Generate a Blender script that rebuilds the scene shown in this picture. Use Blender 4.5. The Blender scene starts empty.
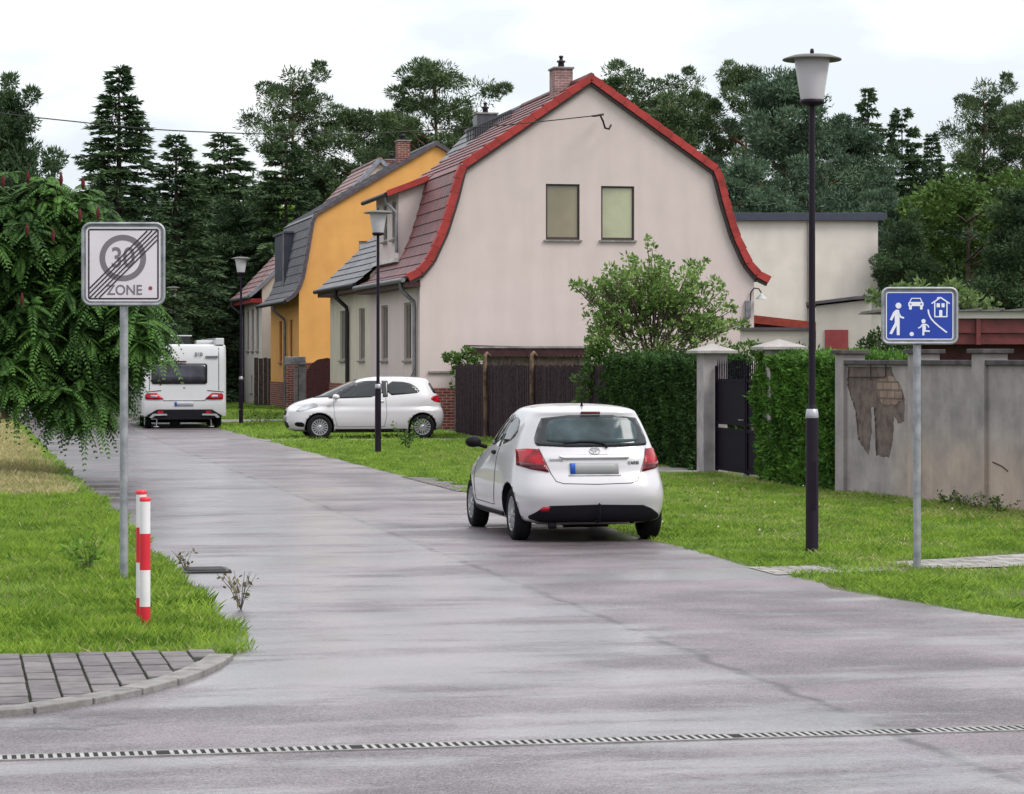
import bpy, bmesh, math, random
import numpy as np
from mathutils import Vector, Matrix
from mathutils.bvhtree import BVHTree

S = bpy.context.scene
R = math.radians
F = 2700.0           # focal length in pixels of the 1024 wide picture
HZ = 360.0           # horizon row
H = 2.0              # eye height
TH = R(11.65)        # heading of the street
CT, ST = math.cos(TH), math.sin(TH)

# ------------------------------------------------------------------ camera
cam = bpy.data.objects.new('camera', bpy.data.cameras.new('camera'))
S.collection.objects.link(cam); S.camera = cam
cam.location = (0, 0, H); cam.rotation_euler = (R(90), 0, 0)
cam.data.sensor_width = 36; cam.data.lens = F/1024*36
cam.data.shift_y = -(397-HZ)/1024
cam.data.clip_end = 3000; cam.data.clip_start = .1

# ------------------------------------------------------------------ light
SUN_EL, SUN_AZ = 50, 120      # degrees; azimuth clockwise from +Y : behind the camera, to its right
w = bpy.data.worlds.new('World'); S.world = w; w.use_nodes = True
nt = w.node_tree; nt.nodes.clear()
N = nt.nodes.new; L = nt.links.new
out = N('ShaderNodeOutputWorld'); bg = N('ShaderNodeBackground'); L(bg.outputs[0], out.inputs[0])
bg.inputs[1].default_value = 0.1
sky = N('ShaderNodeTexSky'); sky.sky_type = 'NISHITA'; sky.sun_disc = False
sky.sun_elevation = R(SUN_EL); sky.sun_rotation = R(SUN_AZ)
tc = N('ShaderNodeTexCoord'); sep = N('ShaderNodeSeparateXYZ'); L(tc.outputs['Generated'], sep.inputs[0])
# cloud deck: brighter towards the zenith as an overcast sky is
lum = N('ShaderNodeMapRange'); L(sep.outputs[2], lum.inputs[0])
lum.inputs[1].default_value = 0; lum.inputs[2].default_value = 1
lum.inputs[3].default_value = 8.7; lum.inputs[4].default_value = 20
mp = N('ShaderNodeMapping'); L(tc.outputs['Generated'], mp.inputs[0]); mp.inputs['Scale'].default_value = (5, 5, 13)
mp.inputs['Location'].default_value = (3.1, .4, 0.3)
nz = N('ShaderNodeTexNoise'); L(mp.outputs[0], nz.inputs[0]); nz.inputs['Scale'].default_value = 1.6
nz.inputs['Detail'].default_value = 7; nz.inputs['Roughness'].default_value = .55
cr = N('ShaderNodeValToRGB'); L(nz.outputs[0], cr.inputs[0])
cr.color_ramp.elements[0].position = .40; cr.color_ramp.elements[0].color = (.74, .79, .84, 1)
cr.color_ramp.elements[1].position = .60; cr.color_ramp.elements[1].color = (1, 1, 1, 1)
mul = N('ShaderNodeVectorMath'); mul.operation = 'SCALE'; L(cr.outputs[0], mul.inputs[0]); L(lum.outputs[0], mul.inputs['Scale'])
mix = N('ShaderNodeMix'); mix.data_type = 'RGBA'; mix.inputs[0].default_value = .9
L(sky.outputs[0], mix.inputs[6]); L(mul.outputs[0], mix.inputs[7]); L(mix.outputs[2], bg.inputs[0])

sl = bpy.data.lights.new('sun', 'SUN'); so = bpy.data.objects.new('sun', sl); S.collection.objects.link(so)
sl.energy = 2.3; sl.angle = R(24); sl.color = (1, .95, .88)
d = Vector((math.sin(R(SUN_AZ))*math.cos(R(SUN_EL)), math.cos(R(SUN_AZ))*math.cos(R(SUN_EL)), math.sin(R(SUN_EL))))
so.rotation_euler = d.to_track_quat('Z', 'Y').to_euler()
S.view_settings.view_transform = 'Standard'; S.view_settings.look = 'None'
S.view_settings.exposure = .34; S.view_settings.gamma = 1
S.render.engine = 'CYCLES'
S.cycles.max_bounces = 6; S.cycles.transparent_max_bounces = 6

# ------------------------------------------------------------------ helpers
rnd = random.Random(7)
def WP(px, py, Y):
    """a point of the place from its direction and its distance"""
    return Vector(((px-512)/F*Y, Y, H-(py-HZ)/F*Y))
def GX(px, Y): return (px-512)/F*Y
def rf(v, u, z=0.): return Vector((CT*v-ST*u, ST*v+CT*u, z))      # street frame -> world

def tag(o, label=None, cat=None, group=None, kind=None):
    if label: o['label'] = label
    if cat: o['category'] = cat
    if group: o['group'] = group
    if kind: o['kind'] = kind
    return o
def thing(name, label, cat, loc=(0,0,0), rz=0, group=None):
    o = bpy.data.objects.new(name, None); S.collection.objects.link(o)
    o.location = loc; o.rotation_euler = (0, 0, rz); o.empty_display_size = .2
    return tag(o, label, cat, group)
def copy_tree(o, parent=None):
    c = o.copy(); S.collection.objects.link(c); c.parent = parent
    for ch in [x for x in S.collection.objects if x.parent == o]:
        copy_tree(ch, c)
    return c

# materials -----------------------------------------------------------
MC = {}
def mat(name, col, rough=.6, var=.12, scale=6., bump=0., bscale=60., metal=0., spec=.5, coat=0., emit=None, col2=None, detail=4, transl=0., trans=0.):
    if name in MC: return MC[name]
    m = bpy.data.materials.new(name); m.use_nodes = True; t = m.node_tree
    p = t.nodes['Principled BSDF']
    p.inputs['Roughness'].default_value = rough; p.inputs['Metallic'].default_value = metal
    if rough >= .6: spec *= .45
    p.inputs['Specular IOR Level'].default_value = spec; p.inputs['Coat Weight'].default_value = coat
    p.inputs['Coat Roughness'].default_value = .05
    if trans: p.inputs['Transmission Weight'].default_value = trans
    tcn = t.nodes.new('ShaderNodeTexCoord')
    n = t.nodes.new('ShaderNodeTexNoise'); n.inputs['Scale'].default_value = scale; n.inputs['Detail'].default_value = detail
    t.links.new(tcn.outputs['Object'], n.inputs[0])
    r_ = t.nodes.new('ShaderNodeValToRGB')
    c2 = col2 or tuple(c*(1-var*2) for c in col)
    r_.color_ramp.elements[0].position = .3; r_.color_ramp.elements[0].color = (*c2, 1)
    r_.color_ramp.elements[1].position = .62; r_.color_ramp.elements[1].color = (*col, 1)
    t.links.new(n.outputs[0], r_.inputs[0]); t.links.new(r_.outputs[0], p.inputs['Base Color'])
    if bump:
        n2 = t.nodes.new('ShaderNodeTexNoise'); n2.inputs['Scale'].default_value = bscale; n2.inputs['Detail'].default_value = 3
        t.links.new(tcn.outputs['Object'], n2.inputs[0])
        b = t.nodes.new('ShaderNodeBump'); b.inputs['Strength'].default_value = bump; b.inputs['Distance'].default_value = .01
        t.links.new(n2.outputs[0], b.inputs['Height']); t.links.new(b.outputs[0], p.inputs['Normal'])
    if emit:
        p.inputs['Emission Color'].default_value = (*emit[:3], 1); p.inputs['Emission Strength'].default_value = emit[3]
    MC[name] = m; return m

def leafmat(name, c1, c2, rough=.55, transl=.25, clump=.6):
    """foliage: each leaf its own tone between c1 and c2, clumps differ a little in hue"""
    if name in MC: return MC[name]
    m = bpy.data.materials.new(name); m.use_nodes = True; t = m.node_tree
    p = t.nodes['Principled BSDF']; p.inputs['Roughness'].default_value = rough; p.inputs['Specular IOR Level'].default_value = .16
    g = t.nodes.new('ShaderNodeNewGeometry')
    tcn = t.nodes.new('ShaderNodeTexCoord')
    n = t.nodes.new('ShaderNodeTexNoise'); n.inputs['Scale'].default_value = clump; t.links.new(tcn.outputs['Object'], n.inputs[0])
    a = t.nodes.new('ShaderNodeMath'); a.operation = 'MULTIPLY_ADD'
    t.links.new(g.outputs['Random Per Island'], a.inputs[0]); a.inputs[1].default_value = .55
    s_ = t.nodes.new('ShaderNodeMapRange'); t.links.new(n.outputs[0], s_.inputs[0])
    s_.inputs[1].default_value = .35; s_.inputs[2].default_value = .65; s_.inputs[3].default_value = 0; s_.inputs[4].default_value = .45
    t.links.new(s_.outputs[0], a.inputs[2])
    mx = t.nodes.new('ShaderNodeMix'); mx.data_type = 'RGBA'
    mx.inputs[6].default_value = (*c1, 1); mx.inputs[7].default_value = (*c2, 1); t.links.new(a.outputs[0], mx.inputs[0])
    t.links.new(mx.outputs[2], p.inputs['Base Color'])
    tr = t.nodes.new('ShaderNodeBsdfTranslucent'); t.links.new(mx.outputs[2], tr.inputs[0])
    ms = t.nodes.new('ShaderNodeMixShader'); ms.inputs[0].default_value = transl
    o = t.nodes['Material Output']
    t.links.new(p.outputs[0], ms.inputs[1]); t.links.new(tr.outputs[0], ms.inputs[2]); t.links.new(ms.outputs[0], o.inputs[0])
    MC[name] = m; return m

def brickmat(name, c1, c2, mortar, bw, bh, ms=.012, rough=.8, bump=.5, axes='XZ', offset=.5, varn=.3):
    if name in MC: return MC[name]
    m = bpy.data.materials.new(name); m.use_nodes = True; t = m.node_tree; p = t.nodes['Principled BSDF']
    p.inputs['Roughness'].default_value = rough; p.inputs['Specular IOR Level'].default_value = .15
    tcn = t.nodes.new('ShaderNodeTexCoord'); sp = t.nodes.new('ShaderNodeSeparateXYZ'); cb = t.nodes.new('ShaderNodeCombineXYZ')
    t.links.new(tcn.outputs['Object'], sp.inputs[0])
    if axes == 'WALL':     # any upright wall: run along x+y
        ad = t.nodes.new('ShaderNodeMath'); ad.operation = 'ADD'
        t.links.new(sp.outputs[0], ad.inputs[0]); t.links.new(sp.outputs[1], ad.inputs[1])
        t.links.new(ad.outputs[0], cb.inputs[0]); t.links.new(sp.outputs[2], cb.inputs[1])
    else:
        for i, c in enumerate(axes): t.links.new(sp.outputs['XYZ'.index(c)], cb.inputs[i])
    b = t.nodes.new('ShaderNodeTexBrick'); t.links.new(cb.outputs[0], b.inputs[0])
    b.inputs['Color1'].default_value = (*c1, 1); b.inputs['Color2'].default_value = (*c2, 1); b.inputs['Mortar'].default_value = (*mortar, 1)
    b.inputs['Scale'].default_value = 1; b.inputs['Brick Width'].default_value = bw; b.inputs['Row Height'].default_value = bh
    b.inputs['Mortar Size'].default_value = ms; b.inputs['Mortar Smooth'].default_value = .2; b.offset = offset
    n = t.nodes.new('ShaderNodeTexNoise'); n.inputs['Scale'].default_value = 3; n.inputs['Detail'].default_value = 5
    t.links.new(tcn.outputs['Object'], n.inputs[0])
    mr = t.nodes.new('ShaderNodeMapRange'); t.links.new(n.outputs[0], mr.inputs[0]); mr.inputs[1].default_value = .3; mr.inputs[2].default_value = .7
    mr.inputs[3].default_value = 1-varn; mr.inputs[4].default_value = 1+varn
    sc = t.nodes.new('ShaderNodeVectorMath'); sc.operation = 'SCALE'; t.links.new(b.outputs[0], sc.inputs[0]); t.links.new(mr.outputs[0], sc.inputs['Scale'])
    t.links.new(sc.outputs[0], p.inputs['Base Color'])
    bu = t.nodes.new('ShaderNodeBump'); bu.inputs['Strength'].default_value = bump; bu.inputs['Distance'].default_value = .01; bu.invert = True
    t.links.new(b.outputs['Fac'], bu.inputs['Height']); t.links.new(bu.outputs[0], p.inputs['Normal'])
    MC[name] = m; return m

# mesh collector --------------------------------------------------------
class MB:
    def __init__(s): s.v = []; s.f = []; s.m = []; s.sm = []
    def add(s, vs, fs, mi=0, smooth=False):
        o = len(s.v); s.v += [tuple(x) for x in vs]
        for f in fs: s.f.append([i+o for i in f]); s.m.append(mi); s.sm.append(smooth)
        return s
    def box(s, x0, x1, y0, y1, z0, z1, mi=0, M=None):
        vs = [Vector((x, y, z)) for z in (z0, z1) for y in (y0, y1) for x in (x0, x1)]
        if M is not None: vs = [M @ v for v in vs]
        return s.add(vs, [(0,2,3,1), (4,5,7,6), (0,1,5,4), (2,6,7,3), (0,4,6,2), (1,3,7,5)], mi)
    def tube(s, pts, rad, n=8, mi=0, caps=True, smooth=True):
        pts = [Vector(p) for p in pts]
        if not hasattr(rad, '__len__'): rad = [rad]*len(pts)
        vs = []; prev = None
        for i, p in enumerate(pts):
            d_ = (pts[min(i+1, len(pts)-1)]-pts[max(i-1, 0)]).normalized()
            if prev is None:
                a = d_.cross(Vector((0, 0, 1)));
                if a.length < .05: a = Vector((1, 0, 0))
            else: a = prev - d_*prev.dot(d_)
            a.normalize(); b = d_.cross(a); prev = a
            for k in range(n):
                t_ = 2*math.pi*k/n; vs.append(p+(a*math.cos(t_)+b*math.sin(t_))*rad[i])
        fs = []
        for i in range(len(pts)-1):
            for k in range(n):
                fs.append((i*n+k, i*n+(k+1) % n, (i+1)*n+(k+1) % n, (i+1)*n+k))
        s.add(vs, fs, mi, smooth)
        if caps:
            s.add(vs[:n], [tuple(range(n))[::-1]], mi); s.add(vs[-n:], [tuple(range(n))], mi)
        return s
    def lathe(s, prof, n=24, mi=0, c=(0,0,0), smooth=True):
        vs = []; 
        for r_, z in prof:
            for k in range(n):
                t_ = 2*math.pi*k/n; vs.append((c[0]+r_*math.cos(t_), c[1]+r_*math.sin(t_), c[2]+z))
        fs = []
        for i in range(len(prof)-1):
            for k in range(n): fs.append((i*n+k, i*n+(k+1) % n, (i+1)*n+(k+1) % n, (i+1)*n+k))
        return s.add(vs, fs, mi, smooth)
    def prism(s, poly, y0, y1, mi=0, M=None):
        """poly in local x,z extruded along y"""
        n = len(poly)
        vs = [Vector((p[0], y0, p[1])) for p in poly]+[Vector((p[0], y1, p[1])) for p in poly]
        if M is not None: vs = [M @ v for v in vs]
        fs = [tuple(range(n)), tuple(range(2*n-1, n-1, -1))]+[(i, i+n, (i+1) % n+n, (i+1) % n) for i in range(n)]
        return s.add(vs, fs, mi)
    def build(s, name, mats, parent=None, bevel=0, loc=None, rz=None, fix=True):
        me = bpy.data.meshes.new(name); me.from_pydata(s.v, [], s.f)
        if not isinstance(mats, (list, tuple)): mats = [mats]
        for m in mats: me.materials.append(m)
        me.polygons.foreach_set('material_index', s.m); me.polygons.foreach_set('use_smooth', s.sm)
        if fix:
            bm = bmesh.new(); bm.from_mesh(me); bmesh.ops.recalc_face_normals(bm, faces=bm.faces); bm.to_mesh(me); bm.free()
        o = bpy.data.objects.new(name, me); S.collection.objects.link(o)
        if parent: o.parent = parent
        if loc is not None: o.location = loc
        if rz is not None: o.rotation_euler = (0, 0, rz)
        if bevel:
            b = o.modifiers.new('bevel', 'BEVEL'); b.width = bevel; b.segments = 2; b.limit_method = 'ANGLE'
        return o
def npmesh(name, verts, faces, mats, parent=None, midx=None, smooth=False, k=None):
    """fast mesh from numpy arrays, every face with the same vertex count k"""
    k = faces.shape[1]
    me = bpy.data.meshes.new(name); me.vertices.add(len(verts)); me.vertices.foreach_set('co', verts.astype(np.float32).ravel())
    me.loops.add(len(faces)*k); me.loops.foreach_set('vertex_index', faces.astype(np.int32).ravel())
    me.polygons.add(len(faces)); me.polygons.foreach_set('loop_start', np.arange(0, len(faces)*k, k, dtype=np.int32))
    if not isinstance(mats, (list, tuple)): mats = [mats]
    for m in mats: me.materials.append(m)
    if midx is not None: me.polygons.foreach_set('material_index', midx.astype(np.int32))
    me.polygons.foreach_set('use_smooth', np.full(len(faces), smooth))
    me.update(calc_edges=True); me.validate()
    o = bpy.data.objects.new(name, me); S.collection.objects.link(o)
    if parent: o.parent = parent
    return o
def apply_mods(o):
    dg = bpy.context.evaluated_depsgraph_get(); dg.update()
    me = bpy.data.meshes.new_from_object(o.evaluated_get(dg), preserve_all_data_layers=True, depsgraph=dg)
    o.modifiers.clear(); o.data = me
def cut(o, boxes):
    """cut box-shaped openings (local x0,x1,y0,y1,z0,z1) out of a solid"""
    c = MB()
    for b in boxes: c.box(*b)
    co = c.build('cutter', o.data.materials[0]); co.matrix_world = o.matrix_world
    co.parent = o.parent
    m = o.modifiers.new('b', 'BOOLEAN'); m.operation = 'DIFFERENCE'; m.object = co; m.solver = 'EXACT'
    bpy.context.view_layer.update()
    apply_mods(o); bpy.data.objects.remove(co)

rng = np.random.default_rng(11)
def unit(a): return a/np.maximum(np.linalg.norm(a, axis=1, keepdims=True), 1e-9)
def blades(c, d, Ln, Wd, rng=rng):
    """kite-shaped leaves: c base points, d directions, lengths, widths -> verts, quads"""
    n = len(c); r_ = rng.normal(size=(n, 3)); side = unit(np.cross(d, r_))
    Ln = np.asarray(Ln).reshape(-1, 1); Wd = np.asarray(Wd).reshape(-1, 1)
    v = np.empty((n, 4, 3)); v[:, 0] = c; v[:, 1] = c+d*Ln*.45+side*Wd; v[:, 2] = c+d*Ln; v[:, 3] = c+d*Ln*.45-side*Wd
    return v.reshape(-1, 3), np.arange(n*4).reshape(n, 4)
def merge(parts):
    vs = []; fs = []; o = 0
    for v, f in parts: vs.append(v); fs.append(f+o); o += len(v)
    return np.concatenate(vs), np.concatenate(fs)

# ------------------------------------------------------------------ ground, road, pavement
def grassground():
    m = bpy.data.materials.new('turf_soil'); m.use_nodes = True; t = m.node_tree; p = t.nodes['Principled BSDF']; p.inputs['Roughness'].default_value = .95
    tcn = t.nodes.new('ShaderNodeTexCoord'); n = t.nodes.new('ShaderNodeTexNoise'); n.inputs['Scale'].default_value = 1.2; n.inputs['Detail'].default_value = 8
    t.links.new(tcn.outputs['Object'], n.inputs[0]); r_ = t.nodes.new('ShaderNodeValToRGB'); e = r_.color_ramp.elements
    e[0].position = .35; e[0].color = (.075, .06, .032, 1); e[1].position = .6; e[1].color = (.055, .10, .016, 1)
    t.links.new(n.outputs[0], r_.inputs[0]); t.links.new(r_.outputs[0], p.inputs['Base Color']); return m
g = MB(); g.add([(-1500, -300, 0), (1500, -300, 0), (1500, 2500, 0), (-1500, 2500, 0)], [(0,1,2,3)])
tag(g.build('ground', grassground()), kind='structure')

def asphalt():
    m = bpy.data.materials.new('wet_asphalt'); m.use_nodes = True; t = m.node_tree; p = t.nodes['Principled BSDF']
    nn = t.nodes.new; lk = t.links.new
    tcn = nn('ShaderNodeTexCoord'); sp = nn('ShaderNodeSeparateXYZ'); lk(tcn.outputs['Object'], sp.inputs[0])
    def noise(sc, det=4, mapscale=None, rough=.5, loc=(0,0,0)):
        n = nn('ShaderNodeTexNoise'); n.inputs['Scale'].default_value = sc; n.inputs['Detail'].default_value = det; n.inputs['Roughness'].default_value = rough
        mpn = nn('ShaderNodeMapping'); lk(tcn.outputs['Object'], mpn.inputs[0]); mpn.inputs['Scale'].default_value = mapscale or (1, 1, 1); mpn.inputs['Location'].default_value = loc
        lk(mpn.outputs[0], n.inputs[0]); return n.outputs[0]
    def rng_(x, a, b, c, d_):
        r_ = nn('ShaderNodeMapRange'); lk(x, r_.inputs[0]); r_.interpolation_type = 'SMOOTHSTEP'
        for i, q in enumerate((a, b, c, d_)): r_.inputs[i+1].default_value = q
        return r_.outputs[0]
    def mth(op, a, b):
        q = nn('ShaderNodeMath'); q.operation = op
        for i, x in enumerate((a, b)):
            if isinstance(x, (int, float)): q.inputs[i].default_value = x
            else: lk(x, q.inputs[i])
        return q.outputs[0]
    # wetness: streaks running across the street, wetter in the left lane
    wob = noise(.9, 3)
    vv = mth('ADD', sp.outputs[0], mth('MULTIPLY', mth('SUBTRACT', wob, .5), .9))
    lane = rng_(vv, 4.75, 5.15, 1, 0)                       # left lane
    streak = noise(1.3, 4, (.20, .62, 1), .6)
    patch = noise(.35, 4, (.6, 1, 1), .55, (4, 2, 0))
    wet = mth('ADD', mth('MULTIPLY', streak, .62), mth('MULTIPLY', patch, .38))
    wet = mth('ADD', wet, mth('MULTIPLY', lane, .05))
    near = rng_(sp.outputs[1], 13.5, 19, -.05, .0)
    wet = mth('ADD', wet, near)
    wet = mth('ADD', wet, mth('MULTIPLY', mth('SUBTRACT', noise(26, 3, (.5, 1, 1)), .5), .12)); wet = mth('ADD', wet, mth('MULTIPLY', mth('SUBTRACT', noise(3.2, 4, (.22, 1, 1), .6, (2, 7, 0)), .5), .22))
    wetm = rng_(wet, .46, .585, .0, 1)
    lk(mth('MULTIPLY', wetm, .95), p.inputs['Coat Weight']); p.inputs['Coat Roughness'].default_value = .23
    lk(mth('SUBTRACT', .52, mth('MULTIPLY', wetm, .16)), p.inputs['Roughness'])
    # colour: slightly pink grey, stone chips, tyre-dark band and the seam between the two lanes
    fine = noise(95, 3); big = noise(.8, 5)
    seamc = mth('ABSOLUTE', mth('SUBTRACT', mth('ADD', sp.outputs[0], mth('MULTIPLY', mth('SUBTRACT', noise(1.6, 5), .5), .28)), 4.92), 0)
    seam = rng_(seamc, .0, .07, 1, 0); seamwide = rng_(seamc, .02, .35, 1, 0)
    cr_ = nn('ShaderNodeValToRGB'); lk(mth('ADD', mth('MULTIPLY', fine, .6), mth('MULTIPLY', big, .4)), cr_.inputs[0])
    e = cr_.color_ramp.elements; e[0].position = .41; e[0].color = (.042, .034, .038, 1); e[1].position = .60; e[1].color = (.185, .152, .168, 1)
    tint = nn('ShaderNodeMix'); tint.data_type = 'RGBA'; lk(mth('MULTIPLY', lane, .5), tint.inputs[0]); lk(cr_.outputs[0], tint.inputs[6])
    sc = nn('ShaderNodeMix'); sc.data_type = 'RGBA'; sc.blend_type = 'MULTIPLY'; sc.inputs[0].default_value = 1
    lk(cr_.outputs[0], sc.inputs[6]); sc.inputs[7].default_value = (1.05, 1.10, 1.16, 1); lk(sc.outputs[2], tint.inputs[7])
    dk = nn('ShaderNodeMix'); dk.data_type = 'RGBA'; 
    # dirt washed up along the pavement kerb and worn spots
    ex = mth('POWER', mth('MULTIPLY', mth('SUBTRACT', sp.outputs[0], .62), 1.6), 2); ey = mth('POWER', mth('MULTIPLY', mth('SUBTRACT', sp.outputs[1], 15.0), 2.2), 2)
    spot = mth('MULTIPLY', rng_(mth('ADD', ex, ey), 0, 1.2, 1, 0), rng_(noise(7, 5, (.5, 1, 1)), .50, .62, 0, 1))
    holes = rng_(noise(1.4, 6, (1, 1, 1), .55, (9, 3, 0)), .70, .72, 0, .8)
    dirt = mth('MAXIMUM', mth('MAXIMUM', mth('MULTIPLY', seam, .8), mth('MULTIPLY', spot, .9)), holes)
    lk(dirt, dk.inputs[0]); lk(tint.outputs[2], dk.inputs[6]); dk.inputs[7].default_value = (.035, .032, .033, 1)
    wd = nn('ShaderNodeMix'); wd.data_type = 'RGBA'; lk(mth('MULTIPLY', wetm, .12), wd.inputs[0]); lk(dk.outputs[2], wd.inputs[6]); wd.inputs[7].default_value = (.07, .068, .076, 1)
    lk(wd.outputs[2], p.inputs['Base Color'])
    bmp = nn('ShaderNodeBump'); bmp.inputs['Distance'].default_value = .006
    lk(mth('SUBTRACT', .50, mth('MULTIPLY', wetm, .30)), bmp.inputs['Strength'])
    hh = mth('ADD', noise(70, 3), mth('MULTIPLY', noise(9, 4), .8))
    hh = mth('ADD', hh, mth('MULTIPLY', mth('MULTIPLY', seamwide, noise(22, 3)), 2.2))
    lk(hh, bmp.inputs['Height']); lk(bmp.outputs[0], p.inputs['Normal']); cbm = nn('ShaderNodeBump'); cbm.inputs['Distance'].default_value = .006; cbm.inputs['Strength'].default_value = .22; lk(hh, cbm.inputs['Height']); lk(cbm.outputs[0], p.inputs['Coat Normal'])
    p.inputs['Specular IOR Level'].default_value = .4
    return m
kerb_line = [(-40, 15.1), (-1, 15.1), (.245, 15.33), (.83, 15.85), (1.25, 16.45), (1.6, 17.25), (1.85, 18.2), (2.0, 19.6)]
def wob(u, a=.05): return a*(math.sin(u*1.7)+.6*math.sin(u*4.1+1)+.5*math.sin(u*9.3+2))
left_edge = kerb_line+[(2.02+wob(20+i*.7), 20+i*.7) for i in range(0, 150)]+[(2.0, 260)]
right_edge = [(40, 17.4), (11, 17.5), (9.1, 18.1), (8.3, 18.9), (7.9, 20.0), (7.65, 21.6)]+[(7.53+wob(22.5+i*.7+3, .06), 22.5+i*.7) for i in range(0, 150)]+[(7.5, 260)]
poly = [(-40, -12)]+left_edge+right_edge[::-1]+[(40, -12)]
r_ = MB(); r_.add([(v, u, .006) for v, u in poly], [tuple(range(len(poly)))])
road = r_.build('road', asphalt(), rz=TH, fix=False); tag(road, kind='structure')
bm = bmesh.new(); bm.from_mesh(road.data); bmesh.ops.triangulate(bm, faces=bm.faces); 
for f in bm.faces:
    if f.normal.z < 0: f.normal_flip()
bm.to_mesh(road.data); bm.free()

# pavement with its own kerb stones
paver = brickmat('pavers', (.12, .112, .115), (.20, .185, .188), (.030, .034, .018), .32, .185, ms=.011, rough=.8, axes='YX', bump=.8, varn=.35)
inner = [(v-.0, u) for v, u in kerb_line[1:]]
def offset_line(pts, d_):
    o = []
    for i, p in enumerate(pts):
        a = Vector(pts[max(i-1, 0)]); b = Vector(pts[min(i+1, len(pts)-1)]); t_ = (b-a).normalized(); o.append((p[0]-t_.y*d_, p[1]+t_.x*d_))
    return o
kin = offset_line(kerb_line, .15)
pv = MB(); pp = [(v, u) for v, u in kin if u < 18.35]+[(1.70, 18.4), (-40, 18.4)]
# single setts with open, mossy joints on a dark bed
pv.add([(v, u, .022) for v, u in pp], [tuple(range(len(pp)))], 1)
bound = [(v, u) for v, u in kin if u < 18.4]; bu = [p[1] for p in bound][1:]; bvv = [p[0] for p in bound][1:]
col_ = 0; v0 = 1.535
while v0 > -3.2:
    u0 = 14.9+(.17 if col_ % 2 else 0)
    while u0 < 18.36:
        lim = float(np.interp(v0+.09, bvv, bu)) if v0 > bvv[0] else 15.25       # pavement starts behind the kerb
        a0, a1 = max(u0, lim+.015), min(u0+.285, 18.36)
        if a1-a0 > .05:
            dz_ = rnd.uniform(-.004, .004); tx = rnd.uniform(-.002, .002); z_ = .038+dz_
            pv.box(v0+.008+tx, v0+.177+tx, a0, a1, .0, z_, 0)
        u0 += .33
    v0 -= .185; col_ += 1
sett = leafmat('setts', (.085, .075, .080), (.17, .155, .158), .75, 0, 9); bed = mat('joint_moss', (.022, .026, .012), .95, .4, 12)
pav = pv.build('pavement', [sett, bed], rz=TH, bevel=.006); tag(pav, kind='structure')
# kerb: separate stones following the curve
def resample(pts, step):
    o = []; carry = 0
    for a, b in zip(pts[:-1], pts[1:]):
        a = Vector(a); b = Vector(b); l = (b-a).length; t_ = carry
        while t_ < l: o.append((a+(b-a)*t_/l, (b-a).normalized())); t_ += step
        carry = t_-l
    return o
ks = MB()
dense = [(-6, 15.1)]
def catmull(P, n=8):
    o = []
    for i in range(len(P)-1):
        p0, p1, p2, p3 = [np.array(P[max(0, min(len(P)-1, j))], float) for j in (i-1, i, i+1, i+2)]
        for k in range(n):
            t_ = k/n; o.append(tuple(.5*((2*p1)+(-p0+p2)*t_+(2*p0-5*p1+4*p2-p3)*t_**2+(-p0+3*p1-3*p2+p3)*t_**3)))
    o.append(tuple(P[-1])); return o
sm_line = catmull([(-3, 15.1)]+kerb_line[1:], 6)
pts = resample(sm_line, .5)
for i in range(len(pts)-1):
    a, b = pts[i][0], pts[i+1][0]; t_ = (b-a).normalized(); n_ = Vector((-t_.y, t_.x)); g_ = .012
    if b.y > 18.5: break
    a2 = a+t_*g_; b2 = b-t_*g_; h_ = .042+rnd.uniform(-.006, .006)
    q = [a2, b2, b2+n_*.165, a2+n_*.165]
    ks.add([(p.x, p.y, z) for z in (0, h_) for p in q], [(0,1,5,4), (1,2,6,5), (2,3,7,6), (3,0,4,7), (4,5,6,7)])
tag(ks.build('kerb', mat('kerb_concrete', (.20, .19, .185), .7, .22, 8, .4), rz=TH, bevel=.008), kind='structure')

# side paths on the right verge
pathm = brickmat('path_slabs', (.20, .185, .18), (.26, .245, .235), (.06, .065, .04), .3, .2, ms=.012, rough=.7, axes='XY', varn=.3)
conc = mat('old_concrete', (.24, .225, .21), .85, .2, 2.5, .5, 30)
def sheet(name, poly, m, z=.01):
    s_ = MB(); s_.add([(v, u, z) for v, u in poly], [tuple(range(len(poly)))]); return tag(s_.build(name, m, rz=TH), kind='structure')
sheet('path', [(7.45, 24.0), (8.2, 24.15), (9.0, 24.4), (10.3, 24.55), (14, 24.8), (14, 26.6), (10.8, 26.1), (9.0, 25.3), (7.45, 24.95)], pathm, .012)
sheet('gate_path', [(11.3, 46.2), (13.2, 45.8), (13.2, 49.2), (11.3, 48.4)], conc, .012)
sheet('driveway', [(7.4, 66.2), (13.0, 66.2), (13.0, 67.6), (7.4, 67.4)], conc, .012)
sheet('driveway_far', [(7.4, 86), (13.0, 86), (13.0, 90.6), (7.4, 90.4)], conc, .012)
sheet('kerb_strip', [(7.45, 40.2), (8.1, 41.0), (8.1, 44.8), (7.45, 45.6)], brickmat('worn_setts', (.11, .10, .10), (.16, .145, .14), (.04, .045, .03), .3, .2, ms=.015, axes='XY'), .014)

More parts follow.
